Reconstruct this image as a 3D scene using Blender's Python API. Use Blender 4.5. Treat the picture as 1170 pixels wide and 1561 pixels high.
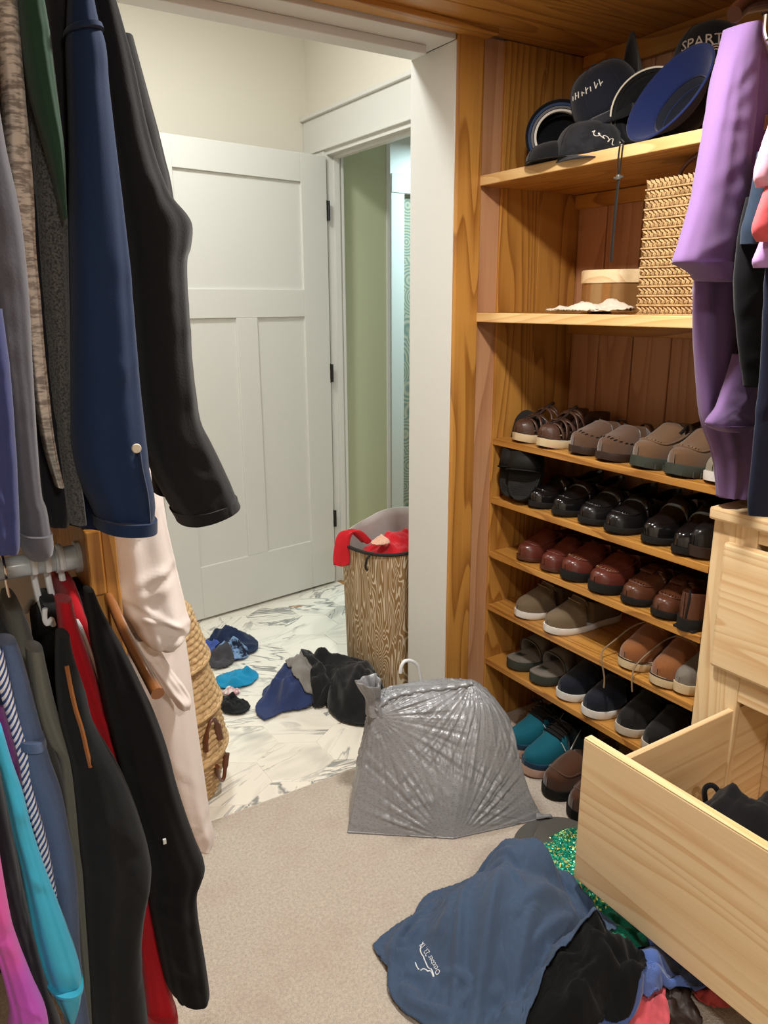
import bpy, bmesh, math, random
import numpy as np
from mathutils import Vector, Matrix, Euler
for o in list(bpy.data.objects): bpy.data.objects.remove(o)
S=bpy.context.scene; C=S.collection; PI=math.pi
# ---------------------------------------------------------------- camera, light, exposure
def look(h,tilt,yaw,roll):
    t,y,r=map(math.radians,(tilt,yaw,roll))
    F0=Vector((math.sin(y),math.cos(y),0));R0=Vector((math.cos(y),-math.sin(y),0));U0=Vector((0,0,1))
    F=F0*math.cos(t)-U0*math.sin(t);U=F0*math.sin(t)+U0*math.cos(t)
    R2=R0*math.cos(r)+U*math.sin(r);U2=U*math.cos(r)-R0*math.sin(r)
    m=Matrix((R2,U2,-F)).transposed().to_4x4();m.translation=Vector((0,0,h));return m
cd=bpy.data.cameras.new('camera');cam=bpy.data.objects.new('camera',cd);C.objects.link(cam)
cam.matrix_world=look(1.4,15.38,32.47,-.23)
cd.sensor_fit='VERTICAL';cd.sensor_height=24;cd.lens=24*1163.1/1561;cd.clip_start=.02
S.camera=cam
w=bpy.data.worlds.new('world');S.world=w;w.use_nodes=True
w.node_tree.nodes['Background'].inputs[0].default_value=(1,.97,.93,1);w.node_tree.nodes['Background'].inputs[1].default_value=.25
S.view_settings.view_transform='Standard';S.view_settings.look='None';S.view_settings.gamma=1;S.view_settings.use_curve_mapping=False
S.view_settings.exposure=0.0
def area(name,loc,size,power,col,rot=(0,0,0),shape='DISK',spread=180):
    l=bpy.data.lights.new(name,'AREA');l.shape=shape;l.size=size;l.energy=power;l.color=col;l.spread=math.radians(spread)
    o=bpy.data.objects.new(name,l);o.location=loc;o.rotation_euler=rot;C.objects.link(o);return o
area('closet_light',(.86,.95,2.065),.13,25,(1,.955,.89))
area('closet_light_rear',(.2,-.75,2.065),.2,25,(1,.955,.89))
area('vestibule_light',(.8,2.45,2.66),.3,23,(.975,1,.975))
area('hall_light',(3.4,3.75,2.35),.5,45,(.66,.94,1),(0,0,0))

# ---------------------------------------------------------------- mesh helpers
class MB:
    def __init__(s): s.v=[];s.f=[]
    def add(s,v,f):
        n=len(s.v);s.v+=[tuple(p) for p in v];s.f+=[tuple(i+n for i in q) for q in f];return s
    def box(s,x0,x1,y0,y1,z0,z1):
        return s.add([(x0,y0,z0),(x1,y0,z0),(x1,y1,z0),(x0,y1,z0),(x0,y0,z1),(x1,y0,z1),(x1,y1,z1),(x0,y1,z1)],
            [(3,2,1,0),(4,5,6,7),(0,1,5,4),(1,2,6,5),(2,3,7,6),(3,0,4,7)])
    def prism(s,pts,z0,z1,ax=2):
        n=len(pts)
        def P(p,z): return (p[0],p[1],z) if ax==2 else ((z,p[0],p[1]) if ax==0 else (p[0],z,p[1]))
        return s.add([P(p,z0) for p in pts]+[P(p,z1) for p in pts],
            [tuple(range(n))[::-1],tuple(range(n,2*n))]+[(i,(i+1)%n,n+(i+1)%n,n+i) for i in range(n)])
    def loft(s,rings,closed=True,cap=True):
        n=len(rings[0]);v=[p for r in rings for p in r];f=[]
        for k in range(len(rings)-1):
            for i in range(n if closed else n-1):
                j=(i+1)%n;f.append((k*n+i,k*n+j,(k+1)*n+j,(k+1)*n+i))
        if cap and closed:
            f.append(tuple(range(n))[::-1]);f.append(tuple((len(rings)-1)*n+i for i in range(n)))
        return s.add(v,f)
    def tube(s,path,r,n=8,flat=1,closed=False):
        P=[Vector(p) for p in path];m=len(P);rings=[];up=None
        for i,p in enumerate(P):
            a=P[(i-1)%m] if closed else P[max(i-1,0)];b=P[(i+1)%m] if closed else P[min(i+1,m-1)]
            t=(b-a).normalized()
            if up is None: up=Vector((0,0,1)) if abs(t.z)<.9 else Vector((1,0,0))
            x=t.cross(up).normalized();up=x.cross(t).normalized()
            rr=r[i] if isinstance(r,(list,tuple)) else r
            rings.append([p+x*math.cos(2*PI*k/n)*rr+up*math.sin(2*PI*k/n)*rr*flat for k in range(n)])
        if closed: rings.append(rings[0])
        return s.loft(rings,True,not closed)
    def lathe(s,prof,n=48,c=(0,0,0),fn=None):
        rings=[]
        for (r,z) in prof:
            ring=[]
            for k in range(n):
                a=2*PI*k/n;q=fn(r,z,a) if fn else (r,z)
                ring.append((c[0]+q[0]*math.cos(a),c[1]+q[0]*math.sin(a),c[2]+q[1]))
            rings.append(ring)
        return s.loft(rings,True,False)
    def tr(s,m): s.v=[tuple(m@Vector(p)) for p in s.v];return s
def catmull(P,n):
    P=np.array(P,float);m=len(P);t=np.linspace(0,m-1,n);i=np.clip(t.astype(int),0,m-2);u=(t-i)[:,None]
    g=lambda k:P[np.clip(k,0,m-1)]
    a,b,c,d=g(i-1),g(i),g(i+1),g(i+2)
    return .5*((2*b)+(c-a)*u+(2*a-5*b+4*c-d)*u**2+(-a+3*b-3*c+d)*u**3)
def obj(name,mb,mat,parent=None,local=False,smooth=False,bevel=0,sub=0,solid=0,kind=None,label=None,ang=40,bseg=2):
    v,f=(mb.v,mb.f) if isinstance(mb,MB) else mb
    if parent is not None and not local:
        off=WO(parent);v=[(p[0]-off[0],p[1]-off[1],p[2]-off[2]) for p in v]
    me=bpy.data.meshes.new(name);me.from_pydata([tuple(map(float,p)) for p in v],[],[tuple(map(int,q)) for q in f]);me.validate();me.update()
    if mat: me.materials.append(mat)
    if smooth:
        me.polygons.foreach_set('use_smooth',[True]*len(me.polygons))
        if ang<180:
            bm=bmesh.new();bm.from_mesh(me)
            for e in bm.edges:
                if len(e.link_faces)==2 and e.calc_face_angle(0)>math.radians(ang): e.smooth=False
            bm.to_mesh(me);bm.free()
    o=bpy.data.objects.new(name,me);C.objects.link(o)
    if parent is not None: o.parent=parent
    if bevel:
        b=o.modifiers.new('bevel','BEVEL');b.width=bevel;b.segments=bseg;b.limit_method='ANGLE';b.angle_limit=.6
    if solid:
        b=o.modifiers.new('solid','SOLIDIFY');b.thickness=abs(solid);b.offset=1 if solid>0 else -1
    if sub:
        b=o.modifiers.new('sub','SUBSURF');b.levels=sub;b.render_levels=sub
    if kind: o['kind']=kind
    if label: o['label']=label
    return o
def WO(o):
    p=Vector((0,0,0))
    while o is not None: p=p+o.location;o=o.parent
    return p
def tag(o,label,cat,group=None):
    o['label']=label;o['category']=cat
    if group:o['group']=group
    return o
def thing(name,label,cat,loc,group=None,rot=(0,0,0)):
    o=bpy.data.objects.new(name,None);o.empty_display_size=.05;C.objects.link(o);o.location=loc;o.rotation_euler=rot
    return tag(o,label,cat,group)
def struct(name,mb,mat,parent=None,**k):
    o=obj(name,mb,mat,parent,**k)
    if parent is None:o['kind']='structure'
    return o
def copytree(o,loc,rot,label):
    r=o.copy();C.objects.link(r);r.location=loc;r.rotation_euler=rot;r['label']=label
    for ch in list(o.children):
        c=ch.copy();C.objects.link(c);c.parent=r
        for g in list(ch.children):
            d=g.copy();C.objects.link(d);d.parent=c
    return r

# ---------------------------------------------------------------- materials
def lin(h):
    h=h.lstrip('#');c=[int(h[i:i+2],16)/255 for i in (0,2,4)]
    return tuple(x/12.92 if x<=.04045 else ((x+.055)/1.055)**2.4 for x in c)+(1,)
class NT:
    def __init__(s,name,rough=.6,spec=.5,**kw):
        s.m=bpy.data.materials.new(name);s.m.use_nodes=True;s.t=s.m.node_tree;s.b=s.t.nodes['Principled BSDF']
        s.b.inputs['Roughness'].default_value=rough;s.b.inputs['Specular IOR Level'].default_value=spec
        for k,v in kw.items(): s.b.inputs[k].default_value=v
    def n(s,typ,ins={},**at):
        x=s.t.nodes.new('ShaderNode'+typ)
        for k,v in at.items(): setattr(x,k,v)
        for k,v in ins.items():
            if hasattr(v,'is_linked') : s.t.links.new(v,x.inputs[k])
            else: x.inputs[k].default_value=v
        return x
    def link(s,a,name): s.t.links.new(a,s.b.inputs[name])
    def math(s,op,a,b=0.,c=0.,clamp=False):
        x=s.n('Math',{0:a,1:b,2:c},operation=op);x.use_clamp=clamp;return x.outputs[0]
    def mix(s,f,a,b,bt='MIX'):
        x=s.n('Mix',{0:f,6:a,7:b},data_type='RGBA',blend_type=bt);return x.outputs[2]
    def noise(s,vec,scale,detail=2,rough=.5,dist=0):
        return s.n('TexNoise',{'Vector':vec,'Scale':scale,'Detail':detail,'Roughness':rough,'Distortion':dist}).outputs[0]
    def coord(s,scale=(1,1,1),rnd=True,out='Object'):
        v=s.n('TexCoord').outputs[out]
        if rnd:
            r=s.n('ObjectInfo').outputs['Random']
            a=s.n('VectorMath',{0:v,1:s.n('CombineXYZ',{0:s.math('MULTIPLY',r,7.3),1:s.math('MULTIPLY',r,13.7),2:s.math('MULTIPLY',r,5.1)}).outputs[0]},operation='ADD').outputs[0]
            v=a
        return s.n('VectorMath',{0:v,1:scale},operation='MULTIPLY').outputs[0]
    def smooth(s,x,a,b):
        return s.n('MapRange',{0:x,1:a,2:b,3:0.,4:1.},interpolation_type='SMOOTHSTEP').outputs[0]
    def bump(s,h,strength=.3,dist=.002):
        s.link(s.n('Bump',{'Height':h,'Strength':strength,'Distance':dist}).outputs[0],'Normal')
def wood(name,light,dark,axis='z',bands=9,rough=.42,knots=0.,tone=.25,spread=2.2,spec=.4,contrast=1.,coat=0.):
    t=NT(name,rough,spec);sc=[spread*3]*3;sc['xyz'.index(axis)]=.55
    v=t.coord(tuple(sc));big=t.noise(v,1.0,1.5,.45,.25)
    fr=t.math('FRACT',t.math('MULTIPLY',big,bands*2.2))
    ring=t.math('POWER',fr,2.2)
    drop=t.smooth(fr,.9,1.0)
    ring=t.math('MULTIPLY',ring,t.math('SUBTRACT',1.,drop))
    s2=[130]*3;s2['xyz'.index(axis)]=2.5
    fine=t.noise(t.coord(tuple(s2)),1.0,2,.6)
    f=t.math('ADD',t.math('MULTIPLY',ring,.85*contrast),t.math('MULTIPLY',t.math('SUBTRACT',fine,.5),.55),clamp=True)
    c=t.mix(f,lin(light),lin(dark))
    r=t.n('ObjectInfo').outputs['Random']
    c=t.mix(t.math('MULTIPLY',r,tone),c,t.mix(.5,c,lin(dark)))
    if knots:
        s3=[4.2]*3;s3['xyz'.index(axis)]=2.0
        vo=t.n('TexVoronoi',{'Vector':t.coord(tuple(s3)),'Scale':1.0})
        pick=t.math('GREATER_THAN',t.n('SeparateColor',{0:vo.outputs['Color']}).outputs[0],1-knots)
        k=t.math('MULTIPLY',t.math('SUBTRACT',1.,t.smooth(vo.outputs['Distance'],.03,.07)),pick)
        c=t.mix(k,c,lin('#3a1c0c'))
    t.link(c,'Base Color');t.bump(f,.06,.001)
    if coat: t.b.inputs['Coat Weight'].default_value=coat;t.b.inputs['Coat Roughness'].default_value=.25
    return t.m
def fabric(name,col,var=.18,scale=260,rough=.92,sheen=.15,bump=.25,col2=None,s2=40,spec=.2):
    t=NT(name,rough,spec);t.b.inputs['Sheen Weight'].default_value=sheen;t.b.inputs['Sheen Roughness'].default_value=.5
    v=t.coord();a=t.noise(v,scale,2,.6);b=t.noise(v,s2,3,.6)
    c=t.mix(t.math('MULTIPLY',a,var),lin(col),(0,0,0,1))
    if col2: c=t.mix(t.smooth(b,.42,.62),c,lin(col2))
    t.link(c,'Base Color');t.bump(a,bump,.001);return t.m
def plain(name,col,rough=.5,spec=.5,metal=0,bump=0,scale=120,coat=0,var=.06):
    t=NT(name,rough,spec,Metallic=metal);v=t.coord();a=t.noise(v,scale,2)
    t.link(t.mix(t.math('MULTIPLY',a,var),lin(col),(0,0,0,1)),'Base Color')
    if bump:t.bump(a,bump,.001)
    if coat:t.b.inputs['Coat Weight'].default_value=coat;t.b.inputs['Coat Roughness'].default_value=.12
    return t.m
M={}
for ax in 'xyz':
    M['pine_'+ax]=wood('honey_pine_'+ax,'#c08a42','#7c4615',ax,8,.38,.12,coat=.15)
    M['cedar_'+ax]=wood('cedar_'+ax,'#bf906a','#8a5230',ax,5,.5,.35,contrast=.7)
    M['raw_'+ax]=wood('raw_pine_'+ax,'#ecd2a6','#cc9a60',ax,7,.5,0,.1,contrast=.8)
M["raw_edge"]=wood("raw_pine_edge","#f6e2ae","#e6bf7c","y",9,.5,0,.05,contrast=.8)
M['pine_edge']=wood('pine_edge','#e8c48a','#c99350','y',9,.45,.0,.1,contrast=.8)
M['white']=plain('white_paint','#d7d6d1',.35,.4,var=.03)
M['wall']=plain('wall_paint','#e2dccf',.7,.3,bump=.05,scale=400,var=.04)
M['green']=plain('sage_paint','#c2c8a9',.75,.3,var=.04)
M['black']=plain('black_metal','#141414',.4,.5)
M['chrome']=plain('chrome','#d8d4cc',.15,.5,1)
M['plastic']=plain('white_plastic','#f0f5f8',.3,.5)
M['rod']=plain('white_rod','#e4f0f8',.25,.5,coat=.3)
def carpet():
    t=NT('carpet',.97,.1);v=t.coord(rnd=False)
    a=t.noise(v,420,3,.7);b=t.noise(v,130,2,.6);d=t.noise(v,6,3,.6)
    c=t.mix(t.smooth(t.math('ADD',t.math('MULTIPLY',a,.6),t.math('MULTIPLY',b,.4)),.3,.7),lin('#c4b6a4'),lin('#f3e6d6'))
    c=t.mix(t.math('MULTIPLY',t.smooth(d,.45,.75),.35),c,lin('#c9a99c'))
    t.link(c,'Base Color');t.bump(t.math('ADD',a,b),.9,.006);t.b.inputs['Sheen Weight'].default_value=.2;return t.m
M['carpet']=carpet()
def marble():
    t=NT('marble_tile',.16,.5)
    oi=t.n('ObjectInfo').outputs['Random']
    tc=t.n('TexCoord').outputs['Object']
    v=t.n('VectorRotate',{'Vector':tc,'Angle':t.math('MULTIPLY',t.math('SUBTRACT',oi,.5),1.7)},rotation_type='Z_AXIS').outputs[0]
    v=t.n('VectorMath',{0:v,1:t.n('CombineXYZ',{0:t.math('MULTIPLY',oi,31.),1:t.math('MULTIPLY',oi,17.),2:t.math('MULTIPLY',oi,9.)}).outputs[0]},operation='ADD').outputs[0]
    v=t.n('VectorMath',{0:v,1:(2.6,9,3)},operation='MULTIPLY').outputs[0]
    n1=t.noise(v,1.,4,.55,1.1);n2=t.noise(v,.5,3,.5,1.6)
    vein=t.math('SUBTRACT',1.,t.smooth(t.math('ABSOLUTE',t.math('SUBTRACT',n1,.5)),.002,.038))
    big=t.smooth(n2,.56,.72);och=t.smooth(n2,.30,.36);och=t.math('MULTIPLY',t.math('SUBTRACT',1.,och),vein)
    gate=t.smooth(t.noise(v,.35,2),.40,.58)
    c=t.mix(t.math('MULTIPLY',t.smooth(n1,.5,.75),.45),lin('#efe9dc'),lin('#bdb8ac'))
    c=t.mix(t.math('MULTIPLY',big,.6),c,lin('#a3a29a'))
    c=t.mix(t.math('MULTIPLY',t.math('MULTIPLY',vein,gate),.75),c,lin('#565d62'))
    c=t.mix(t.math('MULTIPLY',och,.8),c,lin('#a9793f'))
    t.link(c,'Base Color');return t.m
M['marble']=marble()
M['grout']=plain('grout','#efeae0',.8)
def wallpaper():
    t=NT('patterned_wallpaper',.8,.2);v=t.coord((1,1,1),False)
    vo=t.n('TexVoronoi',{'Vector':v,'Scale':6.0});r=t.math('MULTIPLY',t.math('ADD',t.math('SINE',t.math('MULTIPLY',vo.outputs['Distance'],60.)),1.),.5)
    t.link(t.mix(r,lin('#6f7d74'),lin('#a9a48e')),'Base Color');return t.m
# ---------------------------------------------------------------- setting
CEIL=2.09
fl=struct('floor',MB().box(-1.3,1.9,-1.6,1.806,-.05,0),M['carpet'])
# vestibule floor: grout bed with one object per hexagon tile
bed=struct('floor',MB().box(-.3,1.86,1.806,3.6,-.06,-.0016),M['grout'])
R6=.1225;clipx=(-.29,1.80);clipy=(1.809,3.49)
def clip(poly,ax,v,keep):
    o=[]
    for i in range(len(poly)):
        a,b=poly[i],poly[(i+1)%len(poly)];ia=(a[ax]-v)*keep>=0;ib=(b[ax]-v)*keep>=0
        if ia:o.append(a)
        if ia!=ib:
            t=(v-a[ax])/(b[ax]-a[ax]);o.append((a[0]+t*(b[0]-a[0]),a[1]+t*(b[1]-a[1])))
    return o
random.seed(4)
for j in range(-1,10):
    for i in range(-7,6):
        cx=.898+(i+(.5 if j%2 else 0))*.2125;cy=1.943+j*.1838
        p=[(cx+(R6-.0013)*math.sin(k*PI/3),cy+(R6-.0013)*math.cos(k*PI/3)) for k in range(6)][::-1]
        for ax,v,kp in ((0,clipx[0],1),(0,clipx[1],-1),(1,clipy[0],1),(1,clipy[1],-1)):
            p=clip(p,ax,v,kp) if p else p
        if len(p)<3 or max(q[0] for q in p)-min(q[0] for q in p)<.01 or max(q[1] for q in p)-min(q[1] for q in p)<.01: continue
        obj('tile',MB().prism(p,-.02,random.uniform(-.0006,.0006)),M['marble'],bed,bevel=.0006)
struct('floor',MB().box(1.80,4.8,1.9,5.2,-.05,-.001),M['pine_y'])
# ceilings
cl=struct('ceiling',MB().box(-1.3,1.95,-1.6,1.9,CEIL+.012,CEIL+.05),M['pine_x'])
yy=1.80
while yy>-1.55:
    obj('plank',MB().box(-1.29,1.94,yy-.1365,yy,CEIL,CEIL+.014),M['pine_x'],cl,bevel=.003);yy-=.1385
struct('ceiling',MB().box(-.3,1.9,2.01,3.6,2.72,2.76),M['white'])
struct('ceiling',MB().box(1.9,4.8,1.9,5.2,2.5,2.54),M['white'])
# walls of the closet
struct('wall_left',MB().box(-1.4,-1.3,-1.6,1.83,0,2.12),M['wall'])
struct('wall_near',MB().box(-1.4,2.0,-1.7,-1.6,0,2.12),M['wall'])
struct('wall_right',MB().box(1.885,1.99,-1.6,1.83,0,2.12),M['cedar_z'])
wf=struct('wall_far',MB().box(-1.3,.294,1.806,2.005,0,2.72).box(.294,1.40,1.83,2.005,2.07,2.72).box(1.40,1.99,1.83,2.005,0,2.72),M['wall'])
struct('trim_1',MB().box(1.38,1.402,1.806,2.017,0,2.066),M['white'],bevel=.002)
struct('trim_2',MB().box(.293,.312,1.806,2.017,0,2.066),M['white'],bevel=.002)
struct('trim_3',MB().box(.312,1.38,1.806,2.017,2.066,2.09),M['white'],bevel=.002)
struct('trim_4',MB().box(.32,1.341,1.885,1.95,2.044,2.066),M['white'],bevel=.002)
struct('trim_5',MB().box(1.383,1.472,1.795,1.83,0,CEIL),M['pine_z'],bevel=.006,bseg=3)
struct('trim_6',MB().box(.255,.292,1.795,1.83,0,CEIL),M['pine_z'],bevel=.006)
struct('trim_7',MB().box(.2,1.475,1.745,1.80,CEIL-.014,CEIL+.002),M['pine_x'],bevel=.004)
# vestibule walls, door and doorway
struct('wall_back',MB().box(-.3,1.84,3.49,3.6,0,2.75),M['wall'])
struct('wall_side',MB().box(-.4,-.3,2.0,3.6,0,2.75),M['wall'])
struct('wall_doorway',MB().box(1.80,1.858,2.005,2.42,0,2.75).box(1.80,1.858,2.42,3.30,2.06,2.75).box(1.80,1.858,3.30,3.49,0,2.75),M['wall'])
t=struct('trim_8',MB().box(1.781,1.80,2.28,3.488,2.068,2.205),M['white'],bevel=.002)
obj('cap_moulding',MB().box(1.765,1.80,2.26,3.489,2.205,2.222),M['white'],t,bevel=.004)
obj('fillet',MB().box(1.774,1.80,2.27,3.489,2.058,2.07),M['white'],t,bevel=.003)
struct('trim_9',MB().box(1.783,1.80,3.295,3.385,0,2.06),M['white'],bevel=.002)
struct('trim_10',MB().box(1.783,1.80,2.33,2.42,0,2.06),M['white'],bevel=.002)
j=struct('trim_11',MB().box(1.79,1.862,3.283,3.30,0,2.04).box(1.79,1.862,2.42,3.30,2.038,2.06).box(1.79,1.862,2.40,2.42,0,2.04),M['white'],bevel=.0015)
obj('door_stop',MB().box(1.822,1.85,3.271,3.284,0,2.03).box(1.822,1.85,2.42,3.284,2.026,2.039),M['white'],j,bevel=.001)
obj('casing',MB().box(1.862,1.876,3.279,3.348,0,2.09),M['white'],j,bevel=.002)
struct('baseboard_back',MB().box(-.3,1.80,3.475,3.49,0,.14),M['white'],bevel=.003)
struct('baseboard_doorway',MB().box(1.785,1.80,2.02,2.33,0,.14),M['white'],bevel=.003)
# door leaf, open against the back wall
DA=math.atan2(-.097,-.694)
door=bpy.data.objects.new('door_1',None);C.objects.link(door);door.location=(1.778,3.265,.012);door.rotation_euler=(0,0,DA-PI);door['kind']='structure'
DW,DH,DT=.885,2.018,.035
def dp(name,x0,x1,z0,z1,y0=0,y1=DT,bev=.002):
    return obj(name,MB().box(-x1,-x0,y0,y1,z0,z1),M['white'],door,local=True,bevel=bev)
dp('stile',.0,.14,0,DH);dp('stile',DW-.14,DW,0,DH)
dp('rail',.14,DW-.14,DH-.118,DH);dp('rail',.14,DW-.14,1.325,1.445);dp('rail',.14,DW-.14,0,.245)
dp('mullion',.392,.497,.245,1.325)
dp('panel',.14,DW-.14,1.445,DH-.118,.011,.024,0);dp('panel',.14,.392,.245,1.325,.011,.024,0);dp('panel',.497,DW-.14,.245,1.325,.011,.024,0)
for z in (.335,1.06,1.79):
    m=MB();m.tube([(.006,-.004,z-.042),(.006,-.004,z+.042)],.0065,10);m.box(-.004,.0015,.0,.03,z-.045,z+.045)
    obj('hinge',m,M['black'],door,local=True,smooth=True,ang=50)
m=MB();m.lathe([(0,-.06),(.012,-.06),(.024,-.052),(.027,-.04),(.02,-.03),(.011,-.02),(.011,0),(.03,.0),(.03,.004)],20)
m.tr(Matrix.Translation((-DW+.065,0,.98))@Matrix.Rotation(-PI/2,4,'X'))
obj('door_knob',m,M['black'],door,local=True,smooth=True)
# hallway beyond the doorway
struct('wall_hall',MB().box(1.860,2.156,3.35,3.45,0,2.5),M['green'])
struct('trim_12',MB().box(2.15,2.172,3.342,3.46,0,2.5),M['white'],bevel=.004)
struct('wall_hall_end',MB().box(1.94,2.89,4.30,4.40,0,2.5).box(2.89,4.8,4.30,4.40,2.06,2.5),M['white'])
struct('trim_13',MB().box(2.79,2.89,4.285,4.30,0,2.06).box(2.79,3.8,4.28,4.30,2.06,2.17),M['white'],bevel=.003)
struct('wall_hall_papered',MB().box(2.89,4.8,4.33,4.40,0,2.06),wallpaper())
struct('wall_hall_side',MB().box(4.7,4.8,1.9,5.0,0,2.5),M['white'])
struct('wall_hall_near',MB().box(1.93,4.8,1.85,1.95,0,2.5),M['white'])
# ---------------------------------------------------------------- built-in pine shelving
sh=thing('shelving_unit','built-in honey pine shelving full of shoes, hats and baskets on the right wall','shelving',(1.7,1.4,0))
P_=lambda n,*b,mat='pine_z',bev=.003,**k:obj(n,MB().box(*b),M[mat],sh,bevel=bev,**k)
P_('filler_strip',1.472,1.552,1.808,1.829,0,CEIL,mat='cedar_z',label='reddish knotty cedar strip between casing and side panel')
P_('side_panel',1.548,1.70,1.80,1.829,0,CEIL);P_('side_panel',1.7005,1.885,1.80,1.829,0,CEIL)
P_('end_panel',1.56,1.885,.14,.165,.96,CEIL)
ys=[1.80,1.684,1.553,1.418,1.301,1.18,1.06,.94,.82,.70,.58,.46,.34,.22,.165]
for a,b in zip(ys,ys[1:]):
    P_('back_plank',1.862,1.884,b+.0012,a-.0012,0,CEIL,mat='cedar_z',bev=.004)
P_('cleat',1.842,1.862,.17,1.799,2.035,CEIL,mat='pine_y');P_('cleat',1.842,1.862,.17,1.799,1.672,1.712,mat='pine_y');P_('cleat',1.842,1.862,.17,1.799,1.30,1.342,mat='pine_y')
SZ=[.990,.801,.621,.438,.242]
def upper_shelf(z):
    th=.026
    p=[(1.475,.17),(1.861,.17),(1.861,1.799),(1.55,1.799),(1.55,1.807),(1.476,1.807),(1.470,1.80),(1.470,.18)]
    o=obj('shelf',MB().prism(p,z-th,z),M['pine_y'],sh,bevel=.004)
    obj('edge_band',MB().box(1.4655,1.4705,.18,1.803,z-th,z),M['pine_edge'],o,bevel=.002,label='pale front edge of the shelf')
upper_shelf(1.739);upper_shelf(1.369)
for z in SZ:
    o=P_('shelf',1.552,1.861,1.017,1.7995,z-.019,z,mat='pine_y',bev=.002)
    obj('edge_band',MB().box(1.547,1.5525,1.017,1.7995,z-.019,z),M['pine_y'],o,bevel=.0015)
P_('cleat',1.842,1.862,1.02,1.799,.16,.222,mat='pine_y')
# ---------------------------------------------------------------- raw pine chest of drawers
ch=thing('chest_of_drawers','unfinished pale pine chest with its lower drawer pulled open','chest',(1.7,.55,0))
CX0,CY0,CY1=1.545,.10,1.0145
D_=lambda n,*b,mat='raw_y',par=ch,bev=.003,**k:obj(n,MB().box(*b),M[mat],par,bevel=bev,**k)
D_('top',1.522,1.861,CY0-.005,1.0155,.921,.951,bev=.006)
D_('side_panel',1.566,1.861,.994,CY1,0,.921,mat='raw_z');D_('side_panel',1.566,1.861,CY0,.12,0,.921,mat='raw_z')
D_('stile',CX0,1.566,.905,CY1,0,.921,mat='raw_z');D_('stile',CX0,1.566,CY0,.19,0,.921,mat='raw_z')
D_('rail',CX0,1.566,.19,.905,.885,.921);D_('rail',CX0,1.566,.19,.905,.50,.575);D_('rail',CX0,1.566,.19,.905,.0,.105)
D_('back_panel',1.85,1.861,.12,.994,0,.921)
D_('drawer',1.522,1.544,.13,.972,.572,.877,bev=.008,label='closed upper drawer front with rounded edges')
dr=D_('drawer',1.163,1.185,.135,1.016,.112,.476,bev=.003,label='open lower drawer front of pale pine')
obj('drawer_edge',MB().box(1.1635,1.1845,.137,1.014,.4765,.4785),M['raw_edge'],dr,bevel=.0005,label='bright sawn top edge')
for y in (.910,.172): D_('drawer_side',1.185,1.72,y,y+.014,.125,.4755,mat='raw_x',par=dr,bev=.002)
D_('drawer_back',1.706,1.72,.186,.91,.125,.46,par=dr);D_('drawer_bottom',1.185,1.706,.186,.91,.14,.15,par=dr,bev=0)
D_('drawer_runner',1.56,1.85,.924,.94,.30,.34,mat='raw_x');D_('drawer_runner',1.56,1.85,.155,.171,.30,.34,mat='raw_x')
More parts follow.
